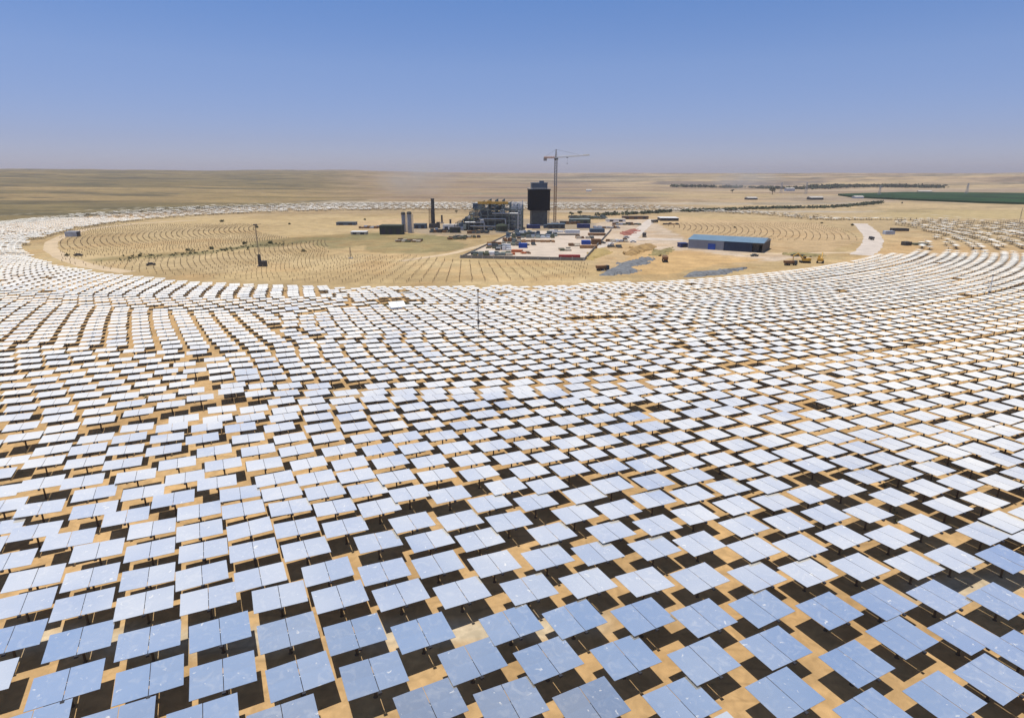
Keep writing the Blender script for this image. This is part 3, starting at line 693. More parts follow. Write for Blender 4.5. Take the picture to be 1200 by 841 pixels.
    tag(r, 'unfinished grey-green steel power hall with a yellow beam left of the black tower', 'steel building')
steelwork()
def chimney():
    x, y, k = at(508, 267); m = lambda px: px/k; r = empty('chimney_stack', (x, y, 0))
    b = MB(); b.lathe([(m(2.3),0),(m(2.2),m(3)),(m(1.9),m(32.2)),(m(2.2),m(32.4)),(m(2.2),m(33.2))], 18)
    for z in (8,14,20,26): b.lathe([(m(2.1),m(z)),(m(2.35),m(z)+.1),(m(2.35),m(z)+.5),(m(2.1),m(z)+.6)], 18)
    b.obj('flue', M['brownblack'], r)
    b = MB(); b.lattice((-m(4),0,0), (-m(3.2),0,m(22)), 1.6, 2.2, .12); b.obj('ladder_mast', M['brown'], r)
    b = MB(); b.box((m(1),1,m(2.4)), (m(11),9,m(4.8))); b.box((m(6),-2,m(3.4)), (m(3.4),5,m(6.8))); b.obj('boiler_house', M['brownblack'], r)
    tag(r, 'dark slender chimney rising from a low boiler block', 'chimney')
chimney()
def silo(px, py, wpx, hpx, lab, grp):
    x, y, k = at(px, py); m = lambda q: q/k; r = empty('concrete_silo', (x, y, 0)); ra = m(wpx)/2
    b = MB(); b.lathe([(ra*1.05,0),(ra,m(2)),(ra*.96,m(hpx))], 16)
    for i in range(6): b.lathe([(ra*1.0,m(hpx*(i+.5)/6)),(ra*1.04,m(hpx*(i+.5)/6)+.05),(ra*1.04,m(hpx*(i+.5)/6)+.3),(ra,m(hpx*(i+.5)/6)+.35)], 16)
    b.obj('shaft', M['siloc'], r)
    b = MB(); b.lathe([(ra*1.15,m(hpx)),(ra*1.2,m(hpx+.7)),(ra*1.0,m(hpx+2.4)),(ra*.6,m(hpx+3))], 16); b.obj('top_house', M['brownblack'], r)
    b = MB(); b.lattice((ra+.8,-.3,0), (ra+.8,-.3,m(hpx)), .8, 1.4, .07); b.obj('ladder', M['steel'], r)
    tag(r, lab, 'silo', grp)
M['siloc'] = mat('silo_concrete', (.34,.34,.36), .8, 0, .2)
silo(473.5, 272, 4.6, 20, 'grey silo with dark top, left one of the pair beside the dark shed', 'pair of silos')
silo(480.5, 273, 5, 21.5, 'slightly taller grey silo with dark top, right one of the pair', 'pair of silos')

def shed(name, lab, cat, px, py, wpx, hpx, dm, wall, roof, rz=0, pitched=True, doors=2, group=None):
    x, y, k = at(px, py); W = wpx/k; H = hpx/k; r = empty(name, (x, y+dm/2, 0), R(rz))
    b = MB(); b.box((0,0,H*.5), (W,dm,H))
    n = max(4, int(W/1.2))
    for i in range(n): b.box((-W/2+W*(i+.5)/n,-dm/2-.03,H*.5), (.09,.06,H*.98))
    b.obj('wall', M[wall], r)
    b = MB()
    if pitched:
        e = .35; h2 = min(1.6, dm*.12)
        vs = [(-W/2-e,-dm/2-e,H+.02),(W/2+e,-dm/2-e,H+.02),(W/2+e,dm/2+e,H+.02),(-W/2-e,dm/2+e,H+.02),(-W/2-e,0,H+h2),(W/2+e,0,H+h2)]
        b.add(vs, [(0,1,5,4),(2,3,4,5),(0,4,3),(1,2,5),(0,3,2,1)])
    else: b.box((0,0,H+.16), (W+.5,dm+.5,.28))
    b.obj('roof', M[roof], r)
    for i in range(doors):
        b = MB(); dw = min(3.5, W/(doors*2)); b.box((-W/2+W*(i+.5)/doors,-dm/2-.09,H*.36), (dw,.1,H*.7)); b.obj('door', M['dark'], r)
    return tag(r, lab, cat, group)
def blue_hall():
    x0, y0 = un(806, 291); x1, y1 = un(893, 296.5); k = ppm(x0, y0)
    ux, uy = x1-x0, y1-y0; L = math.hypot(ux, uy); rz = math.atan2(uy, ux); H = 5.6; Dp = 26
    r = empty('warehouse_hall', (x0, y0, 0), rz)
    b = MB(); b.box((L*.245,.4,H/2), (L*.49,.4,H)); b.box((.2,Dp/2+.41,H/2), (.4,Dp-.8,H))
    for i in range(22): b.box((L*.49*(i+.5)/22,.16,H/2), (.10,.08,H*.98))
    b.box((L*.5,Dp-.2,H/2), (L-.9,.4,H)); b.obj('grey_wall', M['hallwall'], r)
    b = MB(); b.box((L*.68,.39,H/2), (L*.37,.4,H)); 
    for i in range(17): b.box((L*.5+L*.36*(i+.5)/17,.16,H/2), (.10,.08,H*.98))
    b.obj('navy_wall', M['halldark'], r)
    b = MB(); b.box((L*.93,.38,H*.9), (L*.126,.36,H*.2)); b.box((L-.2,Dp/2,H/2), (.4,Dp-.8,H)); b.box((L*.905,2.5,H*.4), (L*.08,.2,H*.8)); b.obj('open_bay', M['brownblack'], r)
    b = MB(); e = .5; h2 = 2.0
    b.add([(-e,-e,H+.03),(L+e,-e,H+.03),(L+e,Dp+e,H+.03),(-e,Dp+e,H+.03),(-e,Dp/2,H+h2),(L+e,Dp/2,H+h2)], [(0,1,5,4),(2,3,4,5),(0,4,3),(1,2,5),(0,3,2,1)])
    for i in range(30):
        t = -e+(L+2*e)*(i+.5)/30; b.add([(t-.06,-e,H+.06),(t+.06,-e,H+.06),(t+.06,Dp/2,H+h2+.04),(t-.06,Dp/2,H+h2+.04),(t,-e,H+.16),(t,Dp/2,H+h2+.14)], [(0,1,4),(0,4,5,3),(1,2,5,4),(2,3,5)])
    b.obj('roof', M['hallroof'], r)
    b = MB(); b.box((L*.33,-.02,1.9), (4.4,.25,3.4)); b.obj('door', M['blue'], r)
    b = MB(); b.box((L*.245,.1,.35), (L*.49,.12,.7)); b.obj('plinth', M['concrete'], r)
    tag(r, 'long grey and navy hall under a light blue roof on the open sand', 'warehouse')
blue_hall()
shed('site_hut', 'small navy hut against the left end of the long blue-roofed hall', 'hut', 801, 290, 9, 4.5, 5, 'navy', 'navy', 10, False, 1)
shed('machine_shed', 'dark green block shed left of the two silos', 'shed', 458, 275, 26, 10, 12, 'shedgreen', 'shedgreen', 0, False, 3)
shed('canopy_building', 'long low building with a bright flat roof behind the yard', 'shed', 785, 259, 21, 3.2, 16, 'brownblack', 'white', -2, False, 3)
shed('site_building', 'white plant room beside the chimney, nearest to the steel hall', 'building', 527, 270, 16, 6, 9, 'white', 'concrete', 0, False, 2)
shed('site_building', 'dark low plant room between silos and chimney', 'building', 492, 268, 14, 5, 9, 'bluegrey', 'darkgrey', 0, False, 2)
shed('site_building', 'grey-green low block in front of the steel hall', 'building', 533, 273, 12, 6, 7, 'shedgreen', 'brownblack', 0, False, 1)
shed('site_building', 'pale low building left of the silos on the flat', 'building', 420, 275, 18, 3, 7, 'cream', 'white', 0, False, 2)
shed('site_building', 'blue-grey store with flat roof far left of the plant', 'building', 405, 264, 22, 3, 9, 'bluegrey', 'darkgrey', 0, False, 2)
shed('site_building', 'long dark store just right of the black tower foot', 'building', 652, 268, 20, 5, 8, 'darkgrey', 'bluegrey', 0, False, 3)
shed('site_building', 'grey-green store behind the site yard', 'building', 680, 262, 24, 4.5, 12, 'olive', 'greengrey', 0, False, 2)
shed('site_building', 'dark-roofed workshop row behind the pale track', 'building', 745, 257, 30, 3, 8, 'brown', 'brownblack', 0, False, 3)
shed('site_building', 'whitewashed store at the top end of the pale track', 'building', 722, 260, 22, 3, 9, 'white', 'cream', 0, False, 2)
def tank(px, py, wpx, hpx, lab):
    x, y, k = at(px, py); ra = wpx/k/2; H = hpx/k; r = empty('storage_tank', (x, y, 0))
    b = MB(); b.lathe([(ra,0),(ra,H*.75),(ra*.85,H*.92),(ra*.3,H)], 22); b.obj('shell', M['shedgreen'], r)
    b = MB(); b.lathe([(ra*.97,-.0),(ra*1.06,.1),(ra*1.06,.7),(ra*.97,.8)], 22); b.obj('base_ring', M['concrete'], r)
    b = MB(); b.lattice((ra+.5,-.2,0), (ra+.5,-.2,H*.9), .7, 1.2, .06); b.obj('ladder', M['steel'], r)
    tag(r, lab, 'tank')
tank(588, 272, 14, 9.5, 'round dark green tank in front of the steel hall')
for i, (px, py, h, lab) in enumerate(((528,267,9,'short black vent pipe standing behind the white plant room'),(542,270,10,'black vent pipe at the left foot of the steel hall'),(518,262,9,'thin vent pipe just right of the chimney'))):
    x, y, k = at(px, py); r = empty('vent_pipe', (x, y, 0)); b = MB(); b.lathe([(.9,0),(.8,h/k),(1.0,h/k+.1),(1.0,h/k+.5)], 10); b.obj('pipe', M['brownblack'], r)
    b = MB(); b.box((0,0,.6), (3,3,1.2)); b.obj('base', M['concrete'], r); tag(r, lab, 'vent pipe')

# ------------------------------------------------------------------ the walled site yard
YARD = [un(540,302.5), un(684,305.5), un(716,270), un(606,271)]
def yard():
    b = MB(); n = 4; P = YARD
    b.add([(x,y,-.2) for x,y in P]+[(x,y,.16) for x,y in P], [(0,3,2,1),(4,5,6,7)]+[(i,(i+1)%4,4+(i+1)%4,4+i) for i in range(4)])
    tag(b.obj('concrete_yard', M['slab']), 'pale concrete slab of the walled site yard', None, None, 'structure')
    for (a, c, lab, h) in ((P[0],P[1],'low grey wall along the front edge of the site yard',1.7),(P[1],P[2],'low dark wall along the right edge of the site yard',1.5),(P[3],P[0],'low dark fence wall along the left edge of the site yard',1.1)):
        L = math.hypot(c[0]-a[0], c[1]-a[1]); rz = math.atan2(c[1]-a[1], c[0]-a[0]); r = empty('yard_wall', (a[0],a[1],0), rz)
        w_ = MB(); w_.box((L/2,-.3,h/2), (L,.25,h)); w_.obj('panel', M['wallgrey'], r)
        q = MB(); nn = int(L/6)
        for i in range(nn+1): q.box((L*i/nn,-.3,h/2+.1), (.35,.4,h+.2))
        q.obj('posts', M['concrete'], r); tag(r, lab, 'wall')
M['wallgrey'] = mat('site_wall_grey', (.20,.19,.17), .85, 0, .25)
yard()
def container(px, py, wpx, hpx, col, lab, rz=0, dm=2.6, door='dark', name='shipping_container', cat='container', group=None, z0=.17):
    x, y, k = at(px, py); W = wpx/k; H = hpx/k; r = empty(name, (x, y+dm/2, z0), R(rz)); b = MB()
    b.box((0,0,H/2), (W-.16,dm-.16,H-.1)); n = max(6, int(W/.5))
    for i in range(n):
        for s in (-1, 1): b.box((-W/2+.1+(W-.2)*(i+.5)/n,s*(dm/2-.06),H/2), (.22,.08,H-.3))
    b.obj('body', M[col], r)
    f = MB()
    for sx in (-1,1):
        for sy in (-1,1): f.box((sx*(W/2-.07),sy*(dm/2-.07),H/2), (.16,.16,H))
    for sy in (-1,1):
        for z in (.08, H-.06): f.box((0,sy*(dm/2-.06),z), (W-.32,.14,.15))
    f.obj('corner_frame', M[col], r)
    d = MB(); d.box((W/2-.03,0,H/2), (.08,dm-.36,H-.34)); d.obj('door', M[door], r)
    return tag(r, lab, cat, group)
container(667.5, 303, 25, 3.6, 'red', 'long dark red container by the front wall of the yard', 0)
container(613, 291, 10, 5.2, 'blue', 'bright blue container in the left half of the yard', -5, 4)
container(687, 287, 10.5, 4.6, 'blue', 'bright blue container beside the brown stack at the yard right', 0, 4)
container(699, 287, 11, 6, 'brown', 'rust brown container right of the blue one in the yard', 0, 5)
container(690, 291.5, 20, 3.4, 'timber', 'ochre timber bundle box in front of the blue and brown containers', 0, 3.5)
container(684, 267.5, 15, 4.4, 'navy', 'navy cabin row behind the yard, right of the crane', 0, 5)
container(625, 268, 16, 4, 'navy', 'navy cabin block at the foot of the black tower, left side', 0, 5)
container(642, 267.5, 10, 3.6, 'bluegrey', 'blue-grey cabin at the foot of the black tower, right side', 0, 5)
container(671, 274.8, 17, 3.6, 'white', 'long white cabin on a dark trailer at the back of the yard', 0, 4, z0=.9)
container(700, 275, 17, 4.2, 'bluegrey', 'grey office cabin on top of the brown base at the yard corner', 0, 6, z0=1.6)
container(700, 276.5, 20, 2.4, 'brown', 'low brown base unit at the back right corner of the yard', 0, 6.5)
container(666, 276, 26, 1.2, 'brownblack', 'dark flat trailer carrying the long white cabin', 0, 5)
container(576, 299.5, 7, 4, 'white', 'small white box hut near the front wall of the yard', 0, 4)
container(606, 296, 13, 2.6, 'redorange', 'orange skip in front of the bright blue container', -12, 3)
container(601, 299, 5, 2.2, 'redorange', 'small orange skip beside the front wall of the yard', 5, 2.6)
def pile(name, lab, px, py, wpx, dm, col, n=9, h=1.4, rz=0, seed=1, kind='planks', cat='material stack'):
    """stack of building material: bundles of bars or sheets laid side by side on bearers"""
    x, y, k = at(px, py); W = wpx/k; rr = random.Random(seed); r = empty(name, (x, y+dm/2, .17), R(rz))
    cols = col if isinstance(col, (list, tuple)) else [col]
    nx = max(2, int(W/3.0)); ny = max(2, int(dm/2.4))
    while nx*ny > 80: nx -= 1
    for i in range(nx):
        for j in range(ny):
            if rr.random() < .12: continue
            c = rr.choice(cols); cw = W/nx*rr.uniform(.65,1.1); cdp = dm/ny*rr.uniform(.5,.9); ch = h*rr.uniform(.4,1.3); b = MB()
            X = -W/2+W*(i+.5)/nx+rr.uniform(-.5,.5); Yy = -dm/2+dm*(j+.5)/ny+rr.uniform(-.3,.3); q = Matrix.Rotation(rr.uniform(-.2,.2), 3, 'Z')
            if kind == 'pipes' and rr.random() < .6:
                m_ = max(2, int(cdp/.56))
                for lv in range(2):
                    for t in range(m_-lv): b.tube((X-cw/2,Yy-cdp/2+.3+.54*t+.27*lv,.45+.48*lv), (X+cw/2,Yy-cdp/2+.3+.54*t+.27*lv,.45+.48*lv), .29, n=7)
            else:
                lv = max(2, int(ch/.35))
                for t in range(lv): b.box((X+rr.uniform(-.1,.1),Yy,.18+.34*(t+.5)), (cw*rr.uniform(.92,1),cdp*rr.uniform(.9,1),.345), M=q)
            b.obj('bundle', M[c], r)
    b = MB()
    for i in range(nx+1): b.box((-W/2+W*i/nx*.98+.1,0,.09), (.25,dm*.9,.18))
    b.obj('bearers', M['timber'], r)
    return tag(r, lab, cat)
pile('formwork_stack', 'grey-green formwork stack in the front left corner of the yard', 563, 300, 22, 11, ['olive','greengrey','darkgrey'], h=1.8, seed=2)
pile('formwork_stack', 'olive plank stack right of the small white box hut', 589, 300, 22, 9, ['olive','cream','greengrey'], h=1.6, seed=3)
pile('steel_stack', 'dark steel stack with white bits behind the olive planks', 590, 294, 18, 10, ['brownblack','white','darkgrey'], h=2.2, seed=4)
pile('steel_stack', 'long row of grey beams along the left fence of the yard', 590, 288.5, 40, 14, ['greengrey','darkgrey','brown','olive'], h=1.8, seed=5, kind='pipes')
pile('timber_stack', 'long low orange-brown timber row across the middle of the yard', 628, 284.5, 46, 9, ['timber','brown'], h=1.2, seed=6)
pile('pipe_stack', 'mixed grey and bluish pipe stacks behind the orange-brown timber row', 622, 279.5, 58, 20, ['greengrey','bluegrey','darkgrey','palegrey','olive'], h=2.6, seed=7, kind='pipes')
pile('pipe_stack', 'dark green pipe stack at the back middle of the yard', 648, 277.5, 14, 16, ['greengrey','darkgrey'], h=2.8, seed=8, kind='pipes')
pile('cable_drums', 'grey and white mixed goods in the back left corner of the yard', 618, 276, 30, 14, ['palegrey','greengrey','bluegrey','white'], h=2.6, seed=31)
pile('steel_stack', 'brown and grey steel stack halfway along the left fence of the yard', 583, 292, 26, 12, ['brown','darkgrey','olive','palegrey'], h=2.0, seed=32)
pile('steel_stack', 'grey beam stack left of the orange-brown timber row', 600, 284, 22, 14, ['darkgrey','greengrey','brown'], h=2.2, seed=33, kind='pipes')
pile('crate_stack', 'dark crates right behind the bright blue container in the yard left', 622, 288, 14, 6, ['brown','timber','darkgrey'], h=1.6, seed=34)
pile('crate_stack', 'olive and brown crates along the front wall right of the orange skips', 616, 298, 12, 6, ['redorange','brown','cream'], h=1.0, seed=35)
pile('crate_stack', 'pale crates below the grey office cabin at the yard right', 686, 280, 22, 8, ['cream','brown','darkgrey'], h=1.5, seed=36)
pile('crate_stack', 'mixed white and grey crates at the back of the yard, centre', 655, 273, 22, 8, ['white','palegrey','greengrey'], h=1.8, seed=37)
pile('scrap_stack', 'dark mixed stores between chimney and steel hall', 520, 273, 34, 9, ['brownblack','brown','palegrey','darkgrey'], h=2.2, seed=38)
pile('scrap_stack', 'pale and brown stores left of the two silos', 440, 268, 40, 9, ['palegrey','brown','cream'], h=1.5, seed=39)
pile('scrap_stack', 'brown stores on the pale ground behind the red soil heap', 735, 264, 34, 9, ['brown','palegrey','olive','brownblack'], h=1.6, seed=40)
pile('scrap_stack', 'grey stores close behind the tower crane foot', 668, 263, 24, 9, ['greengrey','darkgrey','brown','white'], h=2.4, seed=41)
pile('scrap_stack', 'brown and olive stores lying across the sand in front of the steel hall', 548, 279, 30, 9, ['brown','olive','cream','brownblack'], h=1.3, seed=42)
pile('scrap_stack', 'small dark stores right of the yard wall corner', 722, 291, 16, 6, ['darkgrey','brown'], h=1.2, seed=43)
pile('board_stack', 'cream board stack right of the open middle of the yard', 663, 294.5, 14, 9, ['cream','olive'], h=1.2, seed=9)
pile('board_stack', 'small cream and brown boards left of the blue container at the yard right', 674, 289, 14, 8, ['cream','brown'], h=1.6, seed=10)
pile('scrap_stack', 'low dark material row left of the yard track', 535, 281, 22, 16, ['olive','brownblack','brown'], h=1.6, seed=11)
pile('scrap_stack', 'mixed brown scrap below the silos', 478, 284, 30, 12, ['olive','cream','brown'], h=1.1, seed=12)
pile('scrap_stack', 'dark scrap row beside the dark green tank', 560, 274, 26, 8, ['brownblack','darkgrey','brown'], h=1.6, seed=13)
pile('pallet_stack', 'row of pale pallets on the sand right of the yard', 724, 284, 26, 8, ['cream','palegrey','brown'], h=1.4, seed=14)
pile('pallet_stack', 'grey pallet row along the pink ground behind the yard', 712, 268, 30, 10, ['palegrey','concrete','brown'], h=1.4, seed=15)
pile('sheet_stack', 'grey-green sheet stacks spread behind the crane foot', 690, 257, 44, 26, ['olive','greengrey','darkgrey'], h=2.0, seed=16)
pile('sheet_stack', 'low dark stack row in front of the bright-roofed long building', 787, 263.5, 20, 5, ['brown','brownblack'], h=1.2, seed=17)
pile('sheet_stack', 'low timber row left of the yellow diggers', 937, 301, 14, 5, ['brown','timber','olive'], h=1.2, seed=18)

# ------------------------------------------------------------------ heaps
def heap(name, lab, pts, h, col, seed, cat='heap', lump=.35):
    """irregular spoil heap over an outline given on the ground, height falling to its edge"""
    P = [un(*p) for p in pts]; xs = [p[0] for p in P]; ys = [p[1] for p in P]
    x0, x1, y0, y1 = min(xs), max(xs), min(ys), max(ys); n = 56; m_ = 30
    X, Y = np.meshgrid(np.linspace(x0-1, x1+1, n), np.linspace(y0-1, y1+1, m_))
    ins = inpoly(X+(fbm(X/6, Y/6, seed, 3)-.5)*8, Y+(fbm(X/6, Y/6, seed+9, 3)-.5)*8, P)
    d = linedist(X, Y, P+[P[0]])*ins; Z = h*np.clip(d/(2.6*h), 0, 1)**.75*(1-lump+2*lump*fbm(X/4, Y/4, seed+3, 4)) - (~ins)*.25-.02
    b = MB(); b.add([(a, c, e) for a, c, e in zip(X.ravel(), Y.ravel(), Z.ravel())], [(j*n+i, j*n+i+1, j*n+n+i+1, j*n+n+i) for j in range(m_-1) for i in range(n-1) if Z[j:j+2, i:i+2].max() > 0])
    o = b.obj(name, M[col]); tag(o, lab, cat); return o
heap('ochre_heap', 'ochre spoil heap on the sand left of the blue-roofed hall', ((733,298),(736,293),(747,289),(764,287),(770,289),(765,293),(748,298),(740,300)), 3.0, 'spoil', 3)
heap('olive_heap', 'olive spoil heap between the ochre heap and the hall', ((763,300),(764,296),(776,293),(786,290),(789,293),(780,298),(770,300)), 2.4, 'spoilgreen', 5)
M['moundsand'] = mat('mound_sand', (.36,.26,.10), .95, 0, .2, .3, .4)
heap('sand_mound', 'smooth yellow sand mound right of the yard wall', ((690,304),(692,297),(700,292),(712,292),(716,296),(706,301),(696,305)), 2.0, 'moundsand', 7, lump=.12)
heap('gravel_heap', 'blue-grey gravel spread in the sand below the ochre heap', ((700,323),(712,316),(728,308),(752,303),(760,301),(765,303),(757,308),(740,313),(751,318),(740,321),(720,323)), 1.1, 'gravel', 11, lump=.4)
heap('gravel_heap', 'grey stone ridge along the mirror edge below the hall', ((800,324),(806,320),(832,318.5),(850,316),(876,313.5),(880,315),(862,318),(845,322),(820,324.5)), 1.2, 'gravel', 13, lump=.4)
heap('red_soil_heap', 'dark red soil heap on the pale ground beside the track', ((726,274),(732,271),(744,268),(748,270),(742,274),(732,276)), 1.8, 'redsoil', 15)
heap('earth_bank', 'olive earth bank left of the yellow diggers', ((920,299),(925,296),(960,298.5),(968,300),(950,301),(930,300)), 1.0, 'spoilgreen', 17)

# ------------------------------------------------------------------ machines
def wheel(b, x, y, r, w_): b.tube((x,y-w_/2,r), (x,y+w_/2,r), r, n=12)
def excavator(px, py, lab, rz=0, sc=1.0, col='yellow'):
    x, y, k = at(px, py); r = empty('excavator', (x, y, 0), R(rz)); r.scale = (sc,)*3
    for s in (-1, 1):
        b = MB(); b.box((0,s*1.2,.5), (3.6,.55,.55)); b.tube((-1.8,s*1.2-.27,.5), (-1.8,s*1.2+.27,.5), .42, n=10); b.tube((1.8,s*1.2-.27,.5), (1.8,s*1.2+.27,.5), .42, n=10); b.obj('track', M['tyre'], r)
    b = MB(); b.box((-.5,0,1.55), (3.4,2.5,1.1), taper=.92); b.box((-1.7,0,1.75), (1.1,2.5,.9)); b.obj('body', M[col], r)
    b = MB(); b.box((.55,.7,2.45), (1.4,1.0,1.5), taper=.85); c = b.obj('cab', M[col], r)
    b = MB(); b.box((1.24,.7,2.55), (.05,.7,.9)); b.box((.55,1.2,2.55), (.9,.05,.8)); b.box((.55,.2,2.55), (.9,.05,.8)); b.obj('window', M['glass'], c)
    b = MB(); b.tube((1,-.3,1.7), (3.2,-.3,4.2), .28, n=6); b.tube((3.2,-.3,4.2), (5.2,-.3,3.0), .24, n=6); b.obj('boom', M[col], r)
    b = MB(); b.tube((5.2,-.3,3.1), (5.0,-.3,1.0), .18, n=6); b.obj('arm', M[col], r)
    b = MB(); b.add([(4.5,-.8,1.0),(5.3,-.8,1.0),(5.1,-.8,.2),(4.6,-.8,.3),(4.5,.2,1.0),(5.3,.2,1.0),(5.1,.2,.2),(4.6,.2,.3)], [(0,1,2,3),(7,6,5,4),(0,4,5,1),(1,5,6,2),(2,6,7,3),(3,7,4,0)]); b.obj('bucket', M['dark'], r)
    tag(r, lab, 'excavator')
def truck(px, py, lab, cab='white', bed='dark', rz=0, sc=1.0, cat='truck'):
    x, y, k = at(px, py); r = empty('dump_truck', (x, y, 0), R(rz)); r.scale = (sc,)*3
    b = MB(); b.box((2.6,0,1.7), (1.9,2.3,2.1), taper=.93); c = b.obj('cab', M[cab], r)
    b = MB(); b.box((3.52,0,2.1), (.06,1.9,.8)); b.box((2.7,1.16,2.1), (1.0,.05,.7)); b.box((2.7,-1.16,2.1), (1.0,.05,.7)); b.obj('window', M['glass'], c)
    b = MB(); b.box((-1.0,0,2.0), (5.0,2.4,1.4), taper=1.06); b.obj('bed', M[bed], r)
    b = MB(); b.box((0,0,.85), (7.0,1.0,.35)); b.obj('chassis', M['dark'], r)
    for wx in (2.6,-1.2,-2.5):
        for s in (-1, 1): b = MB(); wheel(b, wx, s*1.05, .5, .35); b.obj('wheel', M['tyre'], r)
    tag(r, lab, cat)
def car(px, py, lab, col='white', rz=0):
    x, y, k = at(px, py); r = empty('parked_car', (x, y, 0), R(rz))
    b = MB(); b.box((0,0,.68), (4.3,1.75,.62)); b.box((-.2,0,1.22), (2.4,1.6,.55), taper=.8); b.obj('body', M[col], r)
    b = MB(); b.box((-.2,.78,1.22), (1.8,.06,.34)); b.box((-.2,-.78,1.22), (1.8,.06,.34)); b.box((.92,0,1.22), (.16,1.3,.36)); b.obj('window', M['glass'], r)
    for wx in (1.3,-1.35):
        for s in (-1, 1): b = MB(); wheel(b, wx, s*.8, .34, .22); b.obj('wheel', M['tyre'], r)
    tag(r, lab, 'car')
excavator(943, 308, 'yellow excavator, left of the two diggers near the mirror edge', 170, 1.15)
excavator(961, 308, 'darker yellow excavator with raised arm, right of the two diggers', 60, 1.15)
truck(779, 306.5, 'dark loader truck on open sand below the olive heap', 'brownblack', 'brown', 80, 1.1)
truck(755, 277.5, 'dark lorry parked on the pale track right of the yard', 'darkgrey', 'brownblack', 75, 1.05)
truck(926, 311, 'low dark trailer truck beside the mirror edge, left of the diggers', 'darkgrey', 'brown', 5, .9)
truck(1021, 281, 'dark truck driving down the pale access road', 'darkgrey', 'dark', 80, .8)
truck(706, 317, 'small dark truck by the blue-grey gravel', 'brownblack', 'brown', 20, .9)
truck(767, 261, 'dark lorry at the top of the pale track', 'brownblack', 'brownblack', 30, 1.0)
car(884, 300.5, 'dark car parked in front of the right end of the hall', 'darkgrey', 10)
car(716, 287, 'white car among the pallets right of the yard', 'white', 40)
car(706, 285.5, 'dark car next to the right wall of the yard', 'darkgrey', 20)
car(734, 279, 'grey car near the red soil heap', 'steel', 15)
car(742, 284, 'pale car left of the hall track', 'white', -10)
car(177, 311, 'small dark vehicle alone in the left clearing', 'brownblack', 30)
car(92, 300, 'dark vehicle on the left ring track', 'brownblack', 10)
container(1043, 275, 11, 4.2, 'palegrey', 'pale cabin at the far right block beside the access road', 0, 4, z0=.02)
container(1056, 271, 18, 3.2, 'brownblack', 'long dark shelter at the far right block', -8, 5, z0=.02)
container(1064, 288, 8, 4.5, 'brownblack', 'small dark hut at the edge of the right mirror block', 10, 4, z0=.02)
container(1080, 287.5, 16, 2.2, 'olive', 'low olive box right of the small dark hut', 0, 4, z0=.02)
container(83, 277.5, 13, 6, 'palegrey', 'grey box cabin on the left ring track among mirrors', 5, 5, z0=.02)
# site cabins and lamp-like thin masts
def mast(px, py, hpx, lab, head='none', col='mastgrey', wd=.6, z0=0):
    x, y, k = at(px, py); H = hpx/k; r = empty('weather_mast', (x, y, 0))
    b = MB(); b.lattice((0,0,0), (0,0,H), wd*.6, 1.1, .04); b.obj('pole', M[col], r)
    b = MB(); b.box((0,0,.25), (2.2,2.2,.5)); b.obj('base', M['concrete'], r)
    if head == 'box': b = MB(); b.box((0,0,H+.2), (.7,.5,.35)); b.box((0,0,H*.35), (.6,.5,.6)); b.obj('sensor_box', M['dark'], r)
    if head == 'cabin': b = MB(); b.box((1.4,0,1.4), (3.6,2.6,2.6)); b.box((0,0,4.2), (1.2,1.2,3.4)); b.obj('equipment_cabin', M['brownblack'], r); b = MB(); b.box((0,0,H+.2), (1.8,.8,.5)); b.obj('sensor_box', M['dark'], r)
    b = MB()
    for a in range(3):
        t = a*2.094+.4; b.tube((0,0,H*.8), (math.cos(t)*H*.22,math.sin(t)*H*.22,0), .03, n=3)
    b.obj('guy_wires', M['dark'], r)
    tag(r, lab, 'mast')
mast(305, 312, 47, 'tall thin mast with a dark cabin at its foot in the left clearing', 'cabin')
mast(411, 303, 13, 'short thin mast in the sandy clearing right of the tall mast', 'none')
mast(561, 398, 58, 'tall thin dark mast standing among the mirrors left of centre', 'box', wd=.35)
mast(1157, 352, 29, 'pale mast with a small box among the mirrors near the right edge', 'box', 'white', .4)
mast(1194, 262, 18, 'thin far mast at the extreme right edge of the plain', 'none')
for px, py, h, lab in ((944,228,14,'far power pylon left of the dark tree clump'),(1030,230,12,'far power pylon above the left tip of the green field'),(1132,229,14,'far power pylon standing over the green field'),(915,226,12,'leftmost far power pylon on the hazy plain')):
    x, y = un(px, py); z = tz(x, y); k = ppm(x, y); H = h/k; r = empty('power_pylon', (x, y, z))
    b = MB(); b.lattice((0,0,0), (0,0,H), 5, 4, .22, wd2=1); b.obj('mast', M['steel'], r)
    b = MB()
    for q in (.7,.83,.95): b.tube((-4,0,H*q), (4,0,H*q), .2, n=4)
    b.obj('cross_arm', M['steel'], r); tag(r, lab, 'pylon', 'far power pylons')

# a heliostat whose mirrors stand upright for service, beside weeds in the gap
def upright():
    x, y = un(466, 367); r = empty('heliostat', (x, y, 0), R(24)); b = MB(); b.lathe([(.26,0),(.17,.02),(.17,2.7)], 12); b.obj('post', M['steel'], r)
    q = Matrix.Rotation(R(20), 3, 'X')
    for s in (-1, 1): b = MB(); b.box((s*1.32,-.2,3.1), (2.58,3.86,.04), M=q); b.obj('mirror_panel', M['white'], r)
    b = MB(); b.tube((-2.3,0,2.8), (2.3,0,2.8), .1); b.obj('frame', M['steel'], r)
    tag(r, 'bright white panel tilted steeply up beside the green gap in the mirrors', 'heliostat')
upright()

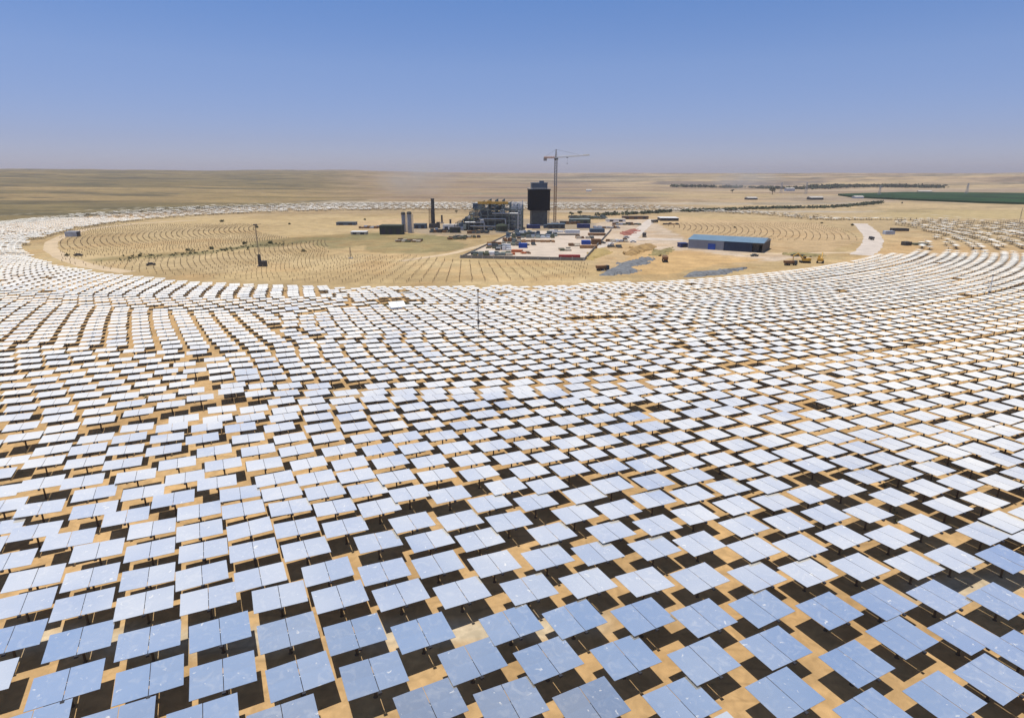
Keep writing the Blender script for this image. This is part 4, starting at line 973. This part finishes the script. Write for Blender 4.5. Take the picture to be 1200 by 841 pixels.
# ------------------------------------------------------------------ vegetation
def foliage(b, c, rx_, rz_, n, sz, rr, mi=0):
    for _ in range(n):
        t = rr.random()*6.283; u = rr.uniform(-.9, 1); q = math.sqrt(max(0, 1-u*u)); f = rr.uniform(.45, 1.05)
        p = Vector((c[0]+rx_*f*q*math.cos(t), c[1]+rx_*f*q*math.sin(t), c[2]+rz_*f*u))
        a = Vector((rr.gauss(0,1), rr.gauss(0,1), rr.gauss(0,.7))).normalized(); d = a.cross(Vector((rr.gauss(0,1),rr.gauss(0,1),rr.gauss(0,1)))).normalized()
        s = sz*rr.uniform(.6, 1.4); b.add([p-a*s, p+d*s*.7, p+a*s, p-d*s*.6], [(0,1,2,3)], mi)
def tree(x, y, h, lab, grp, seed, mt='leafdark'):
    rr = random.Random(seed); z = tz(x, y); r = empty('tree', (x, y, z)); b = MB(); b.tube((0,0,-.2), (0,0,h*.45), h*.05, h*.025, n=6)
    for i in range(4): t = i*1.6+rr.random(); b.tube((0,0,h*.3), (math.cos(t)*h*.25,math.sin(t)*h*.25,h*.6), h*.022, h*.01, n=4)
    b.obj('trunk', M['trunk'], r); b = MB()
    for i in range(6): foliage(b, (rr.uniform(-.3,.3)*h, rr.uniform(-.3,.3)*h, h*rr.uniform(.5,.8)), h*.26, h*.2, 34, h*.075, rr)
    b.obj('crown', M[mt], r); tag(r, lab, 'tree', grp)
def hedge(name, lab, pix, n, h, seed, w_=6, mt='leafdark'):
    """long belt of trees nobody could count at this distance"""
    rr = random.Random(seed); P = [gz(*p) for p in pix]; b = MB()
    L = [math.hypot(P[i+1][0]-P[i][0], P[i+1][1]-P[i][1]) for i in range(len(P)-1)]; T = sum(L)
    for _ in range(n):
        t = rr.random()*T; i = 0
        while i < len(L)-1 and t > L[i]: t -= L[i]; i += 1
        f = t/L[i]; x = P[i][0]+(P[i+1][0]-P[i][0])*f+rr.gauss(0, w_*.4); y = P[i][1]+(P[i+1][1]-P[i][1])*f+rr.gauss(0, w_*.6)
        if vnoise(np.array([x/25]), np.array([y/25]), seed)[0] < .25: continue
        hh = h*rr.uniform(.5, 1.2); foliage(b, (x, y, tz(x, y)+hh*.45), hh*.7, hh*.5, 12, hh*.32, rr)
    tag(b.obj(name, M[mt]), lab, 'tree belt', None, 'stuff')
hedge('tree_belt', 'long dark green tree belt curving behind the far mirrors', ((700,253),(740,251),(780,249),(830,247),(900,244.5),(970,243.5),(1010,240.5),(1032,237.5)), 900, 3.2, 4, 8)
hedge('far_tree_belt', 'dark tree line on the hazy plain above the green field', ((950,221),(985,219.5),(1025,219),(1060,219.5),(1100,220)), 700, 9, 6, 40)
hedge('far_tree_belt', 'thin far tree line left of the power pylons', ((790,219),(850,220),(900,221),(945,222)), 300, 8, 7, 30)
hedge('scrub', 'dry scrub along the wash through the left clearing', ((145,303),(180,300),(240,296),(300,289),(340,285)), 170, 1.1, 8, 12, 'leaf')
for i, (px, py, h, lab) in enumerate(((670,254,6,'dark bushy tree, left of the pair behind the crane'),(680,253.5,6.5,'dark bushy tree, right of the pair behind the crane'),(905,228,16,'broad dark tree clump on the hazy right plain'),(858,226,9,'small far tree left of the broad dark clump'),(1057,239.5,4,'single small tree right of the tree belt end'),(535,250,4,'tiny tree behind the far mirrors left of the steel hall'))):
    x, y = gz(px, py); tree(x, y, h, lab, 'far trees', 40+i)
def bush(px, py, h, lab, seed, cat='bush', grp=None):
    x, y = gz(px, py); rr = random.Random(seed); b = MB(); 
    for i in range(3): foliage(b, (x+rr.uniform(-.5,.5)*h, y+rr.uniform(-.5,.5)*h, tz(x, y)+h*.4), h*.6, h*.45, 30, h*.22, rr)
    tag(b.obj('desert_bush', M['leaf']), lab, cat, grp)
for i, (px, py, h, lab) in enumerate(((78,300,1.6,'dark bush at the inner ring track, far left'),(165,300.5,1.5,'dark bush at the left end of the wash'),(221,294,1.7,'dark bush in the middle of the wash'),(248,292,2.0,'broad dark bush on the wash, left of the tall mast'),(287,286.5,2.2,'dark bush on the wash behind the tall mast'),(316,285.5,2.0,'dark bush just right of the tall mast'),
        (356,295,1.6,'lone dark bush right of the wash'),(261,260,2.4,'dark bush near the far ring of mirrors'),(301,267,2.0,'small bush in the far left clearing'),(340,263,1.8,'small bush near the far mirrors left of the plant'),(428,258,1.8,'small bush left of the silos'),(999,264.5,2.0,'dark bush at the top of the access road'),(963,262,1.6,'small bush below the far tree belt'),(861,267,1.4,'lone dot-like bush on the bare field behind the hall'))):
    bush(px, py, h, lab, 70+i)
def weeds():
    rr = random.Random(9); b = MB()
    for _ in range(260):
        x, y = -42+rr.gauss(0, 4.0), 207.5+rr.gauss(0, 2.2); foliage(b, (x+3, y, .25), .5, .35, 5, .3, rr)
    for _ in range(110):
        px, py = rr.uniform(930, 1195), rr.uniform(470, 640); x, y = un(px, py)
        if near_hits(x, y) and rr.random() < .8: continue
        foliage(b, (x, y, .4), .45, .4, 16, .16, rr)
    for _ in range(60):
        px, py = rr.uniform(0, 1200), rr.uniform(335, 480); x, y = un(px, py); foliage(b, (x, y, .4), .5, .4, 12, .2, rr)
    tag(b.obj('weeds', M['weed']), 'low green-brown weeds growing in gaps between the mirrors', 'weeds', None, 'stuff')
M['weed'] = mat('weeds_green', (.13,.12,.05), .9, 0, .4, 1.5)
weeds()

# ------------------------------------------------------------------ far buildings, haze, dust
rr = random.Random(21)
for i, (px, py, wp, hp, c, lab) in enumerate(((1083,226.5,14,2.2,'cream','long pale sheds on the plain right of the dark tree line'),(955,234,16,2.4,'brownblack','dark low farm building on the hazy right plain'),(925,224,10,3,'palegrey','grey farm building beside the power pylons'),(1005,232.5,10,1.8,'palegrey','small grey shed left of the green field tip'),(690,224.5,6,1.8,'white','tiny white hut on the far plain right of the crane'),(880,234,12,2,'brownblack','dark low store left of the broad dark tree clump'),(980,200,18,1.2,'brown','faint block on the far horizon'))):
    if py < 210: continue
    x, y = gz(px, py); k = ppm(x, y); W, H = wp/k, hp/k; z = tz(x, y); r = empty('farm_building', (x, y, z), rr.uniform(-.3,.3))
    b = MB(); b.box((0,0,H/2-.5), (W,12,H+1)); b.obj('wall', M[c], r)
    b = MB(); b.add([(-W/2-.5,-6.5,H+.02),(W/2+.5,-6.5,H+.02),(W/2+.5,6.5,H+.02),(-W/2-.5,6.5,H+.02),(-W/2-.5,0,H+2),(W/2+.5,0,H+2)], [(0,1,5,4),(2,3,4,5),(0,4,3),(1,2,5),(0,3,2,1)]); b.obj('roof', M['concrete'], r)
    tag(r, lab, 'building')
def haze():
    m, t = newmat('haze_air'); o = t.nodes.new('ShaderNodeOutputMaterial'); v = t.nodes.new('ShaderNodeVolumePrincipled')
    v.inputs['Color'].default_value = (.90,.83,.84,1); v.inputs['Density'].default_value = HAZE; v.inputs['Anisotropy'].default_value = .2
    t.links.new(v.outputs[0], o.inputs['Volume']); b = MB(); X0, X1, Y0, Y1, Z0, Z1 = -21500, 21500, -3000, 31500, -40, 125
    b.box(((X0+X1)/2, (Y0+Y1)/2, (Z0+Z1)/2), (X1-X0, Y1-Y0, Z1-Z0)); tag(b.obj('haze', m), 'pale dusty air fading the far plain', None, None, 'stuff')
HAZE = .0001
haze()

def plume(px, py, wm, dm, hm, dens, lab, seed):
    """wind-blown dust: soft volume, thickest at its heart"""
    x, y = gz(px, py); m, t = newmat('dust_air'); N = t.nodes; L = t.links
    o = N.new('ShaderNodeOutputMaterial'); v = N.new('ShaderNodeVolumePrincipled'); v.inputs['Color'].default_value = (.97,.92,.84,1)
    c = N.new('ShaderNodeTexCoord'); ln = N.new('ShaderNodeVectorMath'); ln.operation = 'LENGTH'; L.new(c.outputs['Object'], ln.inputs[0])
    f = N.new('ShaderNodeMapRange'); f.inputs[1].default_value = 1; f.inputs[2].default_value = .1; f.inputs[3].default_value = 0; f.inputs[4].default_value = 1; L.new(ln.outputs['Value'], f.inputs[0])
    n = N.new('ShaderNodeTexNoise'); n.inputs['Scale'].default_value = 1.6; n.inputs['Detail'].default_value = 3; L.new(c.outputs['Object'], n.inputs['Vector'])
    g = N.new('ShaderNodeMapRange'); g.inputs[1].default_value = .38; g.inputs[2].default_value = .7; g.inputs[3].default_value = 0; g.inputs[4].default_value = dens; L.new(n.outputs[0], g.inputs[0])
    u = N.new('ShaderNodeMath'); u.operation = 'MULTIPLY'; L.new(f.outputs[0], u.inputs[0]); L.new(g.outputs[0], u.inputs[1]); L.new(u.outputs[0], v.inputs['Density']); L.new(v.outputs[0], o.inputs['Volume'])
    b = MB(); b.lathe([(.02,-1)]+[(math.sin(math.pi*i/10), -math.cos(math.pi*i/10)) for i in range(1, 10)]+[(.02,1)], 20); ob = b.obj('dust_plume', m); ob.scale = (wm, dm, hm); ob.location = (x, y, tz(x, y)+hm*.8)
    tag(ob, lab, 'dust', None, 'stuff')
plume(487, 230, 95, 60, 44, .018, 'pale dust plume drifting over the plain left of the plant', 1)
plume(872, 222, 110, 90, 36, .012, 'faint dust haze over the far right plain', 2)
